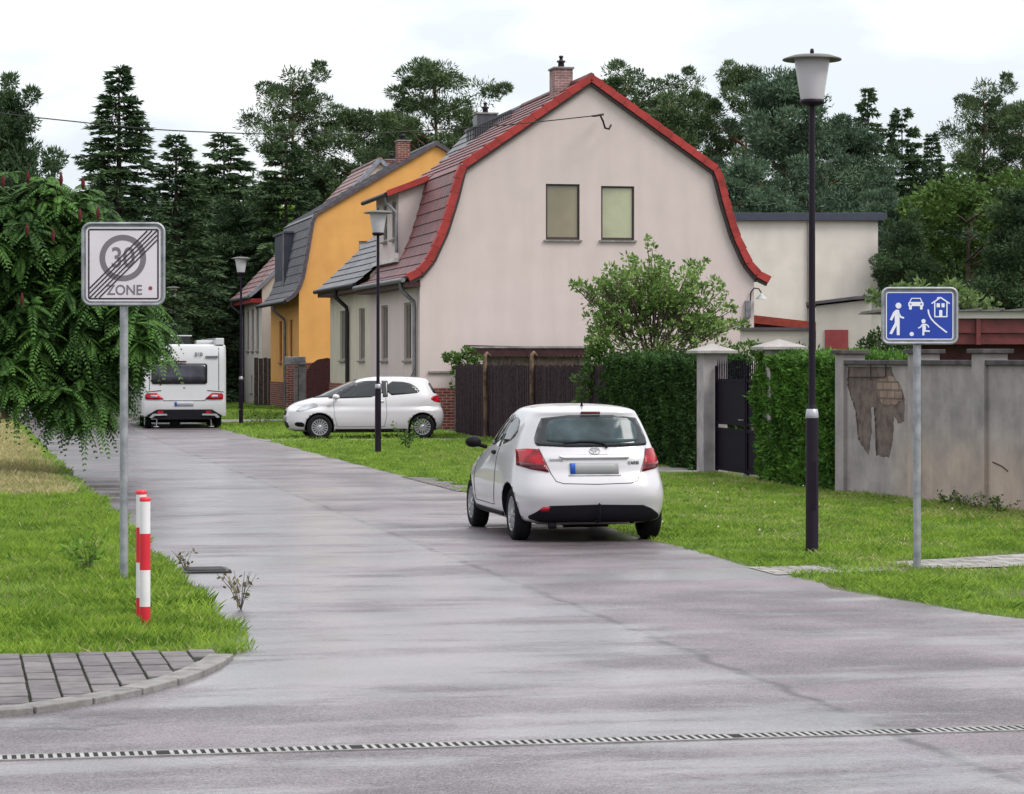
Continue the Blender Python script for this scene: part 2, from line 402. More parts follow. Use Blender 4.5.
# drainage channel across the street mouth
dr = thing('drain_channel', 'slotted light grey metal drainage channel running across the wet road', 'drain', rf(3, 13.75, 0), TH)
fr = MB()
for y0, y1 in ((-.098, -.075), (.075, .098)): fr.box(-9, 9, y0, y1, -.02, .013)
fr.build('frame', mat('galv_frame', (.24, .23, .225), .45, .25, 5, metal=.3), dr)
gr = MB(); k = -9
while k < 9:
    if abs((k*10) % 10) > .4: gr.box(k, k+.021, -.0745, .0745, -.02, .012)
    k += .045
gr.build('grate', mat('galv_bars', (.33, .32, .315), .4, .2, 4, metal=.25), dr)
gb = MB(); gb.add([(-9, -.0745, .008), (9, -.0745, .008), (9, .0745, .008), (-9, .0745, .008)], [(0,1,2,3)])
gb.build('gutter', mat('dark_gutter', (.012, .011, .012), .8, .1), dr)

# dark storm drain at the left edge
dk = thing('gully_cover', 'dark iron storm drain cover at the left road edge behind the white and red posts', 'drain cover', (GX(206, 25.5), 25.5, .006), TH)
q = MB(); q.box(-.25, .22, -.25, .25, 0, .02); q.build('frame', mat('iron', (.02, .018, .02), .5, .2), dk, bevel=.006)
q = MB()
for i in range(6): q.box(-.20, .17, -.2+i*.07, -.165+i*.07, .02, .03)
q.build('grate', mat('iron', (.02,)*3), dk)

# ------------------------------------------------------------------ grass
def in_poly_right(v, u):
    edge = np.interp(u, [17.4, 18.1, 18.9, 20, 21.6, 22.5, 200], [11, 9.1, 8.3, 7.9, 7.65, 7.53, 7.5])
    ok = (v > edge+.0+.07*(1+np.sin(u*6.1+np.sin(u*2.3)*2))*rng.random(len(u))) & (v < 13.6+ np.where(u < 42, .0, -.45))
    wig = .12*np.sin(v*3.1)+.07*np.sin(v*8.3)
    ok &= ~((u > 24.15+wig+(v-8)*.15+np.where((v > 8.15) & (v < 9.05), .9, 0)) & (u < 25.0+wig*.5+(v-8)*.42))
    ok &= ~((v > 11.3+.3*np.sin(u*2)) & (u > 46.05) & (u < 48.6))
    ok &= ~((u > 66.3) & (u < 67.2) & (v > 7.4))
    ok &= ~((u > 86) & (u < 90.4))
    ok &= ~((v < 7.9+.15*np.sin(u*5)) & (u > 41.0) & (u < 45.2))
    return ok
def grass_field(name, n, ugen, vgen, mask, hmin, hmax, wd, m, lean=.5, falloff=True):
    u = ugen(n); v = vgen(n); ok = mask(v, u); u = u[ok]; v = v[ok]; n = len(u)
    X = CT*v-ST*u; Y = ST*v+CT*u
    px = 512+F*X/Y; ok = (px > -160) & (px < 1190); X = X[ok]; Y = Y[ok]; n = len(X)
    c = np.stack([X, Y, np.zeros(n)], 1)
    patch = .5+.5*np.sin(X*2.1+1.3*np.sin(Y*.9))*np.sin(Y*1.3+X*.7)
    p2 = .5+.25*np.sin(X*3.7+2*np.sin(Y*1.1+1))+.25*np.sin(Y*2.9+1.7*np.sin(X*1.9))
    keep = rng.random(n) < .45+.8*np.clip(.6*patch+.6*p2, 0, 1); c = c[keep]; patch = patch[keep]; p2 = p2[keep]; X = X[keep]; Y = Y[keep]; n = len(X)
    hgt = (hmin+(hmax-hmin)*rng.random(n)**1.3)*(.45+.45*patch+.35*p2)
    d_ = unit(np.stack([rng.normal(0, lean, n), rng.normal(0, lean, n), np.ones(n)], 1))
    w_ = wd*(Y/25)**.6
    # blade faces the viewer-ish side at random
    a = rng.random(n)*np.pi; side = np.stack([np.cos(a), np.sin(a), np.zeros(n)], 1)*w_[:, None]
    bend = d_*hgt[:, None]*.55; tip = bend+np.stack([d_[:, 0]*1.6, d_[:, 1]*1.6, d_[:, 2]*.7], 1)*hgt[:, None]*.5
    vv = np.empty((n, 4, 3)); vv[:, 0] = c-side; vv[:, 1] = c+side; vv[:, 2] = c+bend+side*.7; vv[:, 3] = c+tip
    o = npmesh(name, vv.reshape(-1, 3), np.arange(n*4).reshape(n, 4), m)
    return tag(o, None, None, None, 'stuff')
green = leafmat('grass_blades', (.032, .100, .008), (.29, .42, .060), .5, .35, 2.2)
dry = leafmat('dry_blades', (.15, .15, .05), (.54, .46, .25), .7, .3, .7)
U = lambda a, b: (lambda n: a+(b-a)*rng.random(n))
Upow = lambda a, b, p: (lambda n: a+(b-a)*rng.random(n)**p)
wobv = lambda u: .05*(np.sin(u*1.7)+.6*np.sin(u*4.1+1))
leftmask = lambda v, u: (v < np.minimum(2.04+wobv(u), 1.92+(u-18.3)*.15+.06*np.sin(u*14))) & (u > 18.36+.05*np.sin(v*9)+.03*np.sin(v*23))
o = grass_field('grass', 240000, Upow(18.3, 40, 1.2), U(-4.5, 2.1), leftmask, .05, .15, .0029, green, .38)
tag(o, 'bright green grass on the left verge around the posts', 'grass')
o = grass_field('grass', 80000, U(38.5, 90), U(-6, 2.05), lambda v, u: (v < 2.0+wobv(u)) & (v > 1.35+.5*np.sin(u)*.4) | ((u < 40.5) & (v < 2)) | ((rng.random(len(u)) < .12) & (v < 2)), .06, .14, .006, green, .4)
tag(o, 'green grass edging the dry strip along the left side of the road', 'grass')
o = grass_field('dry_grass', 110000, Upow(39.6, 86, 1.1), U(-7, 2.0), lambda v, u: (v < 1.75+wobv(u)) & (u > 39.8+.5*np.sin(v*2)), .07, .21, .0036, dry, .45)
tag(o, 'straw coloured dry grass on the left verge below the tree', 'grass')
o = grass_field('grass', 380000, Upow(17.5, 62, 1.25), U(7.5, 13.7), in_poly_right, .04, .11, .0036, green, .5)
tag(o, 'green grass of the right verge in front of the wall', 'grass')
o = grass_field('grass', 90000, U(60, 125), U(7.4, 13.3), in_poly_right, .06, .16, .006, green, .5)
tag(o, 'green grass of the right verge by the houses', 'grass')
o = grass_field('dry_grass', 9000, Upow(18.4, 38, 1.1), U(-4.5, 2.0), lambda v, u: leftmask(v, u) & (np.sin(v*2.7+1.1*u)*np.sin(u*1.9+1) > -.1), .06, .15, .0024, dry, .5)
tag(o, 'scattered straw blades in the left verge grass', 'grass')
o = grass_field('dry_grass', 30000, Upow(24, 60, 1.2), U(11.2, 13.7), lambda v, u: in_poly_right(v, u) & (v > 12.3+.6*np.sin(u*1.3)), .04, .12, .004, dry, .7)
tag(o, 'withered grass along the foot of the grey wall and hedges', 'grass')
o = grass_field('dry_grass', 30000, Upow(24, 60, 1.2), U(8.6, 13.6), lambda v, u: in_poly_right(v, u) & (np.sin(v*1.7+.6*u)*np.sin(u*.9+1) > .1), .04, .12, .004, dry, .7)
tag(o, 'yellowed worn patches in the right verge', 'grass')

# ------------------------------------------------------------------ houses
def stucco(name, col, s=.06):
    if name in MC: return MC[name]
    m = mat(name, col, .9, s, 1.3, .35, 45, detail=6); t = m.node_tree; p = t.nodes['Principled BSDF']; src = p.inputs['Base Color'].links[0].from_socket
    tcn = t.nodes.new('ShaderNodeTexCoord'); mpn = t.nodes.new('ShaderNodeMapping'); mpn.inputs['Scale'].default_value = (2.2, 2.2, .22); t.links.new(tcn.outputs['Object'], mpn.inputs[0])
    n = t.nodes.new('ShaderNodeTexNoise'); n.inputs['Scale'].default_value = 1.1; n.inputs['Detail'].default_value = 8; t.links.new(mpn.outputs[0], n.inputs[0])
    f = t.nodes.new('ShaderNodeTexNoise'); f.inputs['Scale'].default_value = 24; f.inputs['Detail'].default_value = 3; t.links.new(tcn.outputs['Object'], f.inputs[0])
    a = t.nodes.new('ShaderNodeMath'); a.operation = 'MULTIPLY_ADD'; t.links.new(f.outputs[0], a.inputs[0]); a.inputs[1].default_value = .35; t.links.new(n.outputs[0], a.inputs[2])
    r_ = t.nodes.new('ShaderNodeMapRange'); t.links.new(a.outputs[0], r_.inputs[0]); r_.inputs[1].default_value = .45; r_.inputs[2].default_value = .9; r_.inputs[3].default_value = .955; r_.inputs[4].default_value = 1.04
    v = t.nodes.new('ShaderNodeVectorMath'); v.operation = 'SCALE'; t.links.new(src, v.inputs[0]); t.links.new(r_.outputs[0], v.inputs['Scale']); t.links.new(v.outputs[0], p.inputs['Base Color']); return m
render_pink = stucco('plaster_pinkish_beige', (.50, .425, .412), .03)
render_cream = stucco('plaster_cream', (.50, .455, .37))
render_orange = stucco('plaster_orange', (.62, .32, .10))
render_white = stucco('plaster_offwhite', (.52, .48, .44))
brick = brickmat('red_brick', (.20, .05, .04), (.13, .035, .03), (.30, .25, .22), .25, .085, ms=.010, axes='WALL', varn=.25)
def tilemat(name, c1, c2, c3):
    if name in MC: return MC[name]
    m = bpy.data.materials.new(name); m.use_nodes = True; t = m.node_tree; p = t.nodes['Principled BSDF']; p.inputs['Roughness'].default_value = .48
    p.inputs['Specular IOR Level'].default_value = .5
    nn = t.nodes.new; lk = t.links.new; tcn = nn('ShaderNodeTexCoord')
    sp = nn('ShaderNodeSeparateXYZ'); lk(tcn.outputs['Object'], sp.inputs[0])
    # one tone per tile
    def snap(sock, st):
        q = nn('ShaderNodeMath'); q.operation = 'SNAP'; lk(sock, q.inputs[0]); q.inputs[1].default_value = st; return q.outputs[0]
    cb = nn('ShaderNodeCombineXYZ'); lk(snap(sp.outputs[1], .3), cb.inputs[0]); lk(snap(sp.outputs[2], .26), cb.inputs[1])
    wn = nn('ShaderNodeTexWhiteNoise'); lk(cb.outputs[0], wn.inputs['Vector'])
    n = nn('ShaderNodeTexNoise'); n.inputs['Scale'].default_value = 1.4; n.inputs['Detail'].default_value = 5; lk(tcn.outputs['Object'], n.inputs[0])
    ad = nn('ShaderNodeMath'); ad.operation = 'MULTIPLY_ADD'; lk(wn.outputs[0], ad.inputs[0]); ad.inputs[1].default_value = .45; 
    sb = nn('ShaderNodeMath'); sb.operation = 'SUBTRACT'; lk(n.outputs[0], sb.inputs[0]); sb.inputs[1].default_value = .22; lk(sb.outputs[0], ad.inputs[2])
    r_ = nn('ShaderNodeValToRGB'); lk(ad.outputs[0], r_.inputs[0]); e = r_.color_ramp.elements
    e[0].position = .2; e[0].color = (*c1, 1); e[1].position = .8; e[1].color = (*c3, 1); x = r_.color_ramp.elements.new(.5); x.color = (*c2, 1)
    lk(r_.outputs[0], p.inputs['Base Color'])
    wv = nn('ShaderNodeMath'); wv.operation = 'SINE'; mm = nn('ShaderNodeMath'); mm.operation = 'MULTIPLY'; lk(sp.outputs[1], mm.inputs[0]); mm.inputs[1].default_value = 2*math.pi/.3
    lk(mm.outputs[0], wv.inputs[0]); b = nn('ShaderNodeBump'); b.inputs['Strength'].default_value = .8; b.inputs['Distance'].default_value = .025
    lk(wv.outputs[0], b.inputs['Height']); lk(b.outputs[0], p.inputs['Normal'])
    MC[name] = m; return m
tile_wine = tilemat('tiles_wine_red', (.075, .018, .022), (.115, .027, .032), (.165, .040, .042))
tile_grey = tilemat('tiles_slate_grey', (.07, .07, .085), (.10, .10, .115), (.14, .14, .155))
tile_dark = tilemat('tiles_anthracite', (.035, .036, .05), (.055, .055, .07), (.08, .075, .09))
tile_rose = tilemat('tiles_faded_rose', (.13, .07, .07), (.19, .10, .10), (.26, .15, .145))
verge_red = mat('verge_tiles_red', (.31, .036, .033), .6, .22, 2.2, .4)
verge_dark = mat('verge_dark', (.07, .055, .07), .5, .2, 5)
zinc = mat('zinc', (.20, .20, .22), .45, .2, 6, metal=.5)
darkmetal = mat('dark_metal', (.016, .012, .018), .5, .1, 6, spec=.3)
woodred = mat('soffit_brown', (.06, .025, .025), .6, .2, 8)
frame_dark = mat('window_frame_dark', (.035, .02, .02), .5, .1)
frame_white = mat('window_frame_white', (.27, .235, .22), .5, .1)
def glass(name, col, rough=.06, var=.3, scale=1.5): return mat(name, col, rough, var, scale, spec=.8, detail=6)
pane_blind = glass('pane_blind_olive', (.20, .175, .11), .12, .12, .9)
pane_green = glass('pane_painted_reflection', (.33, .34, .22), .12, .16, .9)  # pale green of mirrored trees is put into the pane colour
pane_grey = glass('pane_grey', (.13, .115, .11))
sillm = mat('sill', (.22, .20, .19), .6, .2)

def profile_surface(prof, y0, y1, step=.36, lift=.035, thick=.05):
    """roof skin of overlapping courses along the profile (eave -> ridge), each with a raised lower edge"""
    m = MB(); pts = [Vector((p[0], p[1])) for p in prof]
    seg = resample(pts, step); seg.append((pts[-1], (pts[-1]-pts[-2]).normalized()))
    P = [s_[0] for s_ in seg]
    for a, b in zip(P[:-1], P[1:]):
        t_ = (b-a)
        if t_.length < .03: continue
        t_.normalize(); n_ = Vector((-t_.y, t_.x)) if prof[-1][0] > prof[0][0] else Vector((t_.y, -t_.x))
        a1 = a+n_*(thick+lift); b1 = b+n_*(thick+.004); a0 = a+n_*.0
        vs = [(p.x, y, p.y) for y in (y0, y1) for p in (a0, a1, b1)]
        m.add(vs, [(1, 2, 5, 4), (0, 1, 4, 3)])
    return m
def gable_house(name, label, origin, length, prof, wallm, verge, roof_sections, wall_z=0, plinth=None, width=10.06, overh=.22, wall_parts=None, gable_cuts=(), front_cuts=(), eave_m=None):
    """prof: front half from eave tip to ridge in (w, z); the back half mirrors it"""
    root = thing(name, label, 'house', origin, TH)
    ridge = prof[-1]
    full = [p for p in prof]+[(2*ridge[0]-p[0], p[1]) for p in prof[-2::-1]]
    # wall follows the inside of the roof
    base = plinth or 0
    def zroof(x):
        xs = [p[0] for p in full]; zs = [p[1] for p in full]
        return float(np.interp(x, xs, zs))
    xs = sorted(set([0.0, width]+[p[0] for p in full if 0 < p[0] < width]))
    top = [(x, zroof(x)-.03) for x in xs]
    sections = wall_parts or [(0, length, wallm)]
    for (a, b, mm) in sections:
        q = MB(); q.prism([(0, base)]+[(width, base)]+top[::-1], a, b)
        wo = q.build('wall', mm, root)
        cs = []
        if a == 0:
            for (x0, x1, z0, z1) in gable_cuts: cs.append((x0, x1, -.1, .13, z0, z1))
        for (t0, t1, z0, z1) in front_cuts:
            if a <= t0 < b: cs.append((-.1, .14, t0, t1, z0, z1))
        if cs: cut(wo, cs)
    if plinth:
        q = MB(); q.box(-.03, width+.03, -.03, length+.03, -.05, plinth); q.build('plinth', brick, root)
    # roof
    for (a, b, pr, tm, ve) in roof_sections:
        m1 = profile_surface(pr, a, b); o = m1.build('roof', tm, root, fix=False)
        back = [(2*pr[-1][0]-p[0], p[1]) for p in pr]
        m2 = profile_surface(back, a, b)
        # deck below the tiles closes the roof
        deck = MB(); fp = pr+[(2*pr[-1][0]-p[0], p[1]) for p in pr[-2::-1]]
        m1 = None
        o2 = m2.build('roof_back', tm, o, fix=False)
        dk_ = MB(); n_ = len(fp)
        dk_.add([(p[0], y, p[1]) for y in (a, b) for p in fp], [(i, i+1, i+1+n_, i+n_) for i in range(n_-1)])
        dk_.build('soffit', woodred, o, fix=False)
        rg = MB(); rg.tube([(pr[-1][0], y, pr[-1][1]+.06) for y in np.linspace(a, b, 20)], .11, 8); rg.build('ridge', tm, o)
    return root, full
def verge_tiles(parent, full, y, m, side=-1, under=None, w_=.19, L_=.42, top_=.30):
    """segmented edge tiles along the gable"""
    q = MB(); pts = [Vector(p) for p in full]
    for half in (pts[:len(pts)//2+1], pts[len(pts)//2:][::-1]):
        seg = resample(half, L_); seg.append((half[-1], seg[-1][1]))
        for (a, ta), (b, tb) in zip(seg[:-1], seg[1:]):
            if (b-a).length < .05: continue
            t_ = (b-a).normalized(); n_ = Vector((-t_.y, t_.x))
            if n_.y < 0: n_ = -n_
            if abs(n_.y) < .2 and n_.x*(a.x-pts[len(pts)//2].x) < 0: n_ = -n_
            out_ = .105
            A0 = a+n_*(out_-w_)+t_*.006; B0 = b+n_*(out_-w_-.008)-t_*.006; A1 = a+n_*(out_+.035); B1 = b+n_*(out_+.008)
            y0, y1 = (y-.03, y+top_) if side < 0 else (y-top_, y+.03)
            vs = [(p.x, yy, p.y) for yy in (y0, y1) for p in (A0, B0, B1, A1)]
            # face board tile and a short top flange
            q.add([(p.x, y0, p.y) for p in (A0, B0, B1, A1)]+[(p.x, y0+.025, p.y) for p in (A0, B0, B1, A1)], [(0,1,2,3), (4,7,6,5), (0,4,5,1), (1,5,6,2), (2,6,7,3), (3,7,4,0)])
            A2 = a+n_*(out_+.005); B2 = b+n_*(out_-.022)
            q.add([(p.x, y0+.025, p.y) for p in (A2, B2, B1, A1)]+[(p.x, y1, p.y) for p in (A2, B2, B1, A1)], [(0,1,2,3), (4,7,6,5), (0,4,5,1), (1,5,6,2), (2,6,7,3), (3,7,4,0)])
    return q.build('verge', m, parent)
def window(root, x0, x1, z0, z1, face, fm, pm, y=0, sill=True, mull=0, fw=.055):
    """a window set into its opening; face 'gable' looks along -y, 'front' along -x"""
    def B(a0, a1, d0, d1, c0, c1):
        return (a0, a1, y+d0, y+d1, c0, c1) if face == 'gable' else (y+d0, y+d1, a0, a1, c0, c1)
    f = MB()
    f.box(*B(x0, x0+fw, .06, .12, z0, z1)); f.box(*B(x1-fw, x1, .06, .12, z0, z1))
    f.box(*B(x0+fw, x1-fw, .06, .12, z1-fw, z1)); f.box(*B(x0+fw, x1-fw, .06, .12, z0, z0+fw*1.4))
    for k_ in range(mull):
        xm = x0+(x1-x0)*(k_+1)/(mull+1); f.box(*B(xm-.03, xm+.03, .06, .12, z0+fw*1.4, z1-fw))
    w_ = f.build('window', fm, root)
    p_ = MB(); p_.box(*B(x0+fw, x1-fw, .085, .10, z0+fw, z1-fw)); p_.build('pane', pm, w_)
    if sill:
        s_ = MB(); s_.box(*B(x0-.06, x1+.06, -.07, .06, z0-.055, z0-.002)); s_.build('sill', sillm, w_)
    return w_
def gutter(root, xe, ze, a, b, m, name='gutter'):
    q = MB(); q.tube([(xe-.05, a, ze), (xe-.05, b, ze)], .075, 8); return q.build(name, m, root)
def downpipe(root, t_, xe, ze, m, r_=.055, zb=.15, xw=-.09):
    q = MB(); q.tube([(xe-.05, t_, ze-.03), (xe-.03, t_, ze-.28), (xw-.02, t_, ze-.62), (xw, t_, ze-.8), (xw, t_, zb)], r_, 8); return q.build('downpipe', m, root)
def chimney(parent, x, y, z0, z1, wx, wy, m, pot=True):
    q = MB(); q.box(x-wx/2, x+wx/2, y-wy/2, y+wy/2, z0, z1); c = q.build('chimney', m, parent)
    q = MB(); q.box(x-wx/2-.04, x+wx/2+.04, y-wy/2-.04, y+wy/2+.04, z1, z1+.06); q.build('cap', sillm, c, bevel=.01)
    if pot:
        q = MB(); q.lathe([(.10, 0), (.09, .16), (.13, .17), (.13, .22), (.06, .23), (.05, .31), (.08, .32), (.06, .37), (0, .38)], 12, c=(x, y, z1+.06)); q.build('chimney_pot', darkmetal, c)
    return c

# --- the pinkish double house
gambrel = [(-.36, 4.34), (-.05, 4.48), (.29, 4.88), (.67, 5.69), (.97, 6.64), (1.20, 7.56), (5.03, 10.20)]
plain = [(-.45, 4.42), (0, 4.80), (1.5, 6.25), (5.03, 10.18)]
O1 = Vector((-2.65, 77.7, 0))
gw = [(3.71, 4.72, 5.50, 7.12), (5.36, 6.36, 5.50, 7.08)]
fwn = [(1.5, 2.8, 1.98, 3.70), (5.9, 7.2, 1.98, 3.70), (10.7, 12.0, 1.98, 3.70), (15.1, 16.5, 1.98, 3.70)]
h1, full1 = gable_house('gambrel_house', 'large pinkish beige house with red edged gambrel roof and two upper windows in its gable', O1, 9.5, gambrel, render_pink, verge_red,
    [(-.16, 9.42, gambrel, tile_wine, True)], plinth=1.2, width=10.0, gable_cuts=gw, front_cuts=fwn[:2])
roof1 = [c for c in S.collection.objects if c.parent == h1 and c.name.startswith('roof')][0]
verge_tiles(roof1, full1, -.16, verge_red)
# dark fascia under the verge
q = MB()
pts_ = [Vector(p) for p in full1]
for i in range(len(pts_)-1):
    a, b = pts_[i], pts_[i+1]; t_ = (b-a).normalized(); n_ = Vector((-t_.y, t_.x)); 
    if n_.y < 0: n_ = -n_
    A, B_ = a-n_*.17, b-n_*.17
    q.add([(p.x, y, p.y) for y in (-.12, -.004) for p in (A, B_, b-n_*.02, a-n_*.02)], [(0,1,2,3), (4,7,6,5), (0,4,5,1), (2,6,7,3), (0,3,7,4), (1,5,6,2)])
q.build('fascia', frame_dark, h1)
window(h1, *gw[0], 'gable', frame_dark, pane_blind); window(h1, *gw[1], 'gable', frame_dark, pane_green)
for k_, (a, b, c, d_) in enumerate(fwn[:2]): window(h1, a, b, c, d_, 'front', frame_white, pane_grey)
# basement slit and ledge near the corner of the gable
q = MB(); q.box(.25, .95, -.06, -.002, 1.62, 1.68); q.build('ledge', sillm, h1)
# dormer
dm = MB(); dz0 = 5.3
prd = [(.27, 5.0), (.27, 7.20), (1.22, 7.52), (1.5, 7.5), (1.5, 5.0)]
dm.prism([(p[0], p[1]) for p in prd], 5.5, 10.0); dmo = dm.build('dormer', render_pink, h1)
cut(dmo, [(.2, .38, 5.95+.0, 6.75, 5.75, 6.95), (.2, .38, 7.7, 8.5, 5.75, 6.95)])
for a in (5.95, 7.7):
    window(dmo, a, a+.8, 5.75, 6.95, 'front', frame_white, pane_grey, y=.23)
q = MB(); q.prism([(-.12, 7.08), (-.12, 7.16), (1.22, 7.66), (1.6, 7.9), (1.6, 7.6), (1.22, 7.5)], 5.32, 10.1); q.build('dormer_roof', tile_wine, dmo)
q = MB(); q.prism([(-.10, 7.03), (-.14, 7.20), (1.15, 7.69), (1.15, 7.50)], 5.26, 5.318); q.build('dormer_verge', verge_red, dmo)
gutter(dmo, -.10, 7.08, 5.3, 10.1, darkmetal)
q = MB(); q.tube([(-.12, 5.55, 7.05), (-.1, 5.55, 6.85), (.18, 5.45, 6.55), (.20, 5.45, 5.3)], .055, 8); q.build('downpipe', zinc, dmo)
q = MB(); q.box(.12, .27, 5.45, 10.0, 5.02, 5.14); q.build('flashing', mat('lead_white', (.6, .58, .57), .5), dmo)
gutter(h1, -.47, 4.30, -.15, 9.45, zinc); downpipe(h1, .42, -.45, 4.30, zinc, .06)
# soffit box below the front eave
q = MB(); q.box(-.44, -.003, -.1, 9.45, 4.10, 4.24); q.build('eave_board', woodred, h1)
chimney(roof1, 4.75, 2.6, 9.3, 10.72, .55, .75, brickmat('chimney_brick', (.24, .13, .13), (.19, .10, .10), (.3, .24, .23), .22, .08, axes='WALL'))
# cable bracket on the gable
q = MB(); q.tube([WP(592, 116, 77.6)-O1, WP(600, 115, 77.8)-O1, WP(603, 121, 77.9)-O1, WP(605, 128, 78.0)-O1, WP(609, 129, 78.2)-O1, WP(611, 125, 78.55)-O1], .03, 6)
q.tube([WP(594, 116, 77.7)-O1, WP(603, 114.5, 78.6)-O1], .035, 6)
RM = Matrix.Rotation(-TH, 3, 'Z'); q.v = [tuple(RM @ Vector(v)) for v in q.v]
q.build('cable_bracket', darkmetal, h1)
# wall lamp at the right corner of the gable
wl = MB(); wl.box(9.72, 9.88, -.10, -.002, 3.25, 3.75); wlo = wl.build('wall_lamp', zinc, h1)
q = MB(); q.tube([(9.86, -.06, 3.55), (9.88, -.08, 4.0), (9.98, -.1, 4.12), (10.12, -.1, 4.1), (10.2, -.1, 3.98)], .02, 6); q.build('arm', darkmetal, wlo)
q = MB(); q.lathe([(.03, .16), (.06, .12), (.18, 0)], 16, c=(10.2, -.1, 3.80)); q.build('shade', mat('lamp_enamel', (.35, .35, .34), .35), wlo)

# --- far half with the plain grey roof
O1b = rf(0, 0)+O1+Vector((-ST*9.5, CT*9.5, 0))
h1b, full1b = gable_house('semi_detached_house', 'cream half of the double house with a plain grey tiled roof beyond the red one', O1b, 9.5, plain, render_cream, verge_dark,
    [(-.04, 9.75, plain, tile_grey, True)], plinth=1.2, width=10.0, front_cuts=[(a-9.5, b-9.5, c, d_) for a, b, c, d_ in fwn[2:]])
for (a, b, c, d_) in fwn[2:]: window(h1b, a-9.5, b-9.5, c, d_, 'front', frame_white, pane_grey)
roof1b = [c for c in S.collection.objects if c.parent == h1b and c.name.startswith('roof')][0]
gutter(h1b, -.47, 4.42, -.04, 9.75, darkmetal); downpipe(h1b, 4.6, -.45, 4.40, darkmetal, .07)
q = MB(); q.box(-.44, -.003, 0, 9.6, 4.22, 4.36); q.build('eave_board', woodred, h1b)
chimney(roof1b, 4.6, 4.2, 9.2, 10.35, .7, .7, mat('slate_clad', (.06, .06, .075), .4, .2, 6))
sg = MB()
for i in range(26): sg.box(4.2, 4.23, -2+i*.3-.03, -2+i*.3+.03, 9.55, 9.95)
sg.box(4.2, 4.23, -2, 5.6, 9.9, 9.96); 
sg.build('snow_guard', darkmetal, roof1b)

# --- orange house
profO = [(-.50, 4.25), (-.05, 4.55), (.18, 5.1), (.40, 6.3), (.62, 7.62), (5.4, 10.45)]
uO = 105.0
OO = Vector((GX(299, uO), uO, 0))
h2, full2 = gable_house('orange_house', 'orange rendered house with a dark mansard roof beyond the double house', OO, 9.6, profO, render_orange, verge_dark,
    [(-.12, 9.7, profO, tile_dark, True)], plinth=1.1, width=10.8, gable_cuts=[(2.35, 3.4, 5.0, 6.65)], front_cuts=[(2.1, 3.0, 1.9, 3.6), (5.6, 6.5, 1.9, 3.6)])
window(h2, 2.35, 3.4, 5.0, 6.65, 'gable', frame_white, mat('pane_pale', (.45, .42, .42), .2, .15))
shut = mat('shutter_redbrown', (.30, .07, .035), .6, .15)
for a in (2.1, 5.6): window(h2, a, a+.9, 1.9, 3.6, 'front', shut, shut)
r2 = [c for c in S.collection.objects if c.parent == h2 and c.name.startswith('roof')][0]
verge_tiles(r2, full2, -.12, verge_dark, w_=.12)
gutter(h2, -.52, 4.25, -.1, 9.7, darkmetal); downpipe(h2, 3.9, -.5, 4.25, zinc)
q = MB(); q.box(.14, 1.0, 5.6, 9.3, 5.1, 7.2); q.build('dormer', mat('slate_blue', (.05, .055, .085), .4, .15, 3), h2)
q = MB(); q.box(.06, 1.1, 5.5, 9.4, 7.20, 7.27); q.build('dormer_roof', tile_dark, h2)
q = MB(); q.tube([(.08, 5.65, 7.18), (.08, 5.65, 5.0)], .05, 8); q.build('downpipe', zinc, h2)
chimney(r2, 4.5, 2.5, 9.5, 10.75, .5, .6, brick)
q = MB(); q.box(.6, 2.0, -.3, -.035, 1.0, 1.1); q.build('ledge', sillm, h2)

# --- third house
prof3 = [(-.55, 4.75), (0, 5.2), (5.2, 10.75)]
h3, full3 = gable_house('cream_house', 'small off white house with a faded rose roof at the far end of the row', Vector((GX(262, 117.7), 117.7, 0)), 7.4, prof3, render_white, verge_red,
    [(-.15, 8.2, prof3, tile_rose, True)], width=10.4, front_cuts=[(1.3+i*2.0, 2.2+i*2.0, 2.4, 4.3) for i in range(3)]+[(1.5+i*2.4, 2.1+i*2.4, .5, 1.3) for i in range(2)])
for i in range(3): window(h3, 1.3+i*2.0, 2.2+i*2.0, 2.4, 4.3, 'front', frame_white, pane_grey)
for i in range(2): window(h3, 1.5+i*2.4, 2.1+i*2.4, .5, 1.3, 'front', frame_white, pane_grey)
r3 = [c for c in S.collection.objects if c.parent == h3 and c.name.startswith('roof')][0]
verge_tiles(r3, full3, -.15, mat('verge_blue_grey', (.20, .22, .27), .5, .2, 5), w_=.14)
gutter(h3, -.55, 4.75, -.1, 8.2, zinc); downpipe(h3, 7.3, -.55, 4.75, zinc)
q = MB(); q.box(-.5, -.003, -.1, 8.1, 4.5, 4.68); q.build('eave_board', mat('red_board', (.25, .03, .03), .6), h3)
chimney(r3, 5.9, 1.2, 9.6, 10.85, .6, .6, brick)

# --- garden gates between the houses
gt = thing('garden_gate', 'brown arched wooden gate beside a grey post in front of the orange house', 'gate', (GX(322, 97.5), 97.5, 0), TH)
q = MB(); arch = [(-.55, 0), (.75, 0), (.75, 1.75), (.55, 1.98), (.2, 2.08), (-.15, 2.02), (-.4, 1.85), (-.55, 1.6)]
q.prism(arch, 0, .06); q.build('gate_leaf', mat('brown_gate', (.10, .035, .04), .6, .2, 10), gt)
q = MB(); q.box(-.85, -.6, -.05, .2, 0, 2.0); q.box(-1.0, -.9, -.05, .2, 0, 1.7); q.build('post', mat('grey_post', (.2, .19, .2), .6, .2), gt)
q = MB(); q.box(-1.35, -.62, -.2, .1, 1.82, 2.12); q.build('letter_box', mat('grey_box', (.25, .24, .26), .4, .3), gt, bevel=.03)
gt = thing('garden_wall', 'short red brick garden wall beside the orange house', 'wall', (GX(311, 99), 99, 0), TH)
q = MB(); q.box(-.9, .3, 0, .25, 0, 1.9); q.build('brickwork', brick, gt)
gt = thing('wooden_gate', 'dark grey plank gate between the orange and the cream house', 'gate', (GX(267, 116), 116, 0), TH)
q = MB()
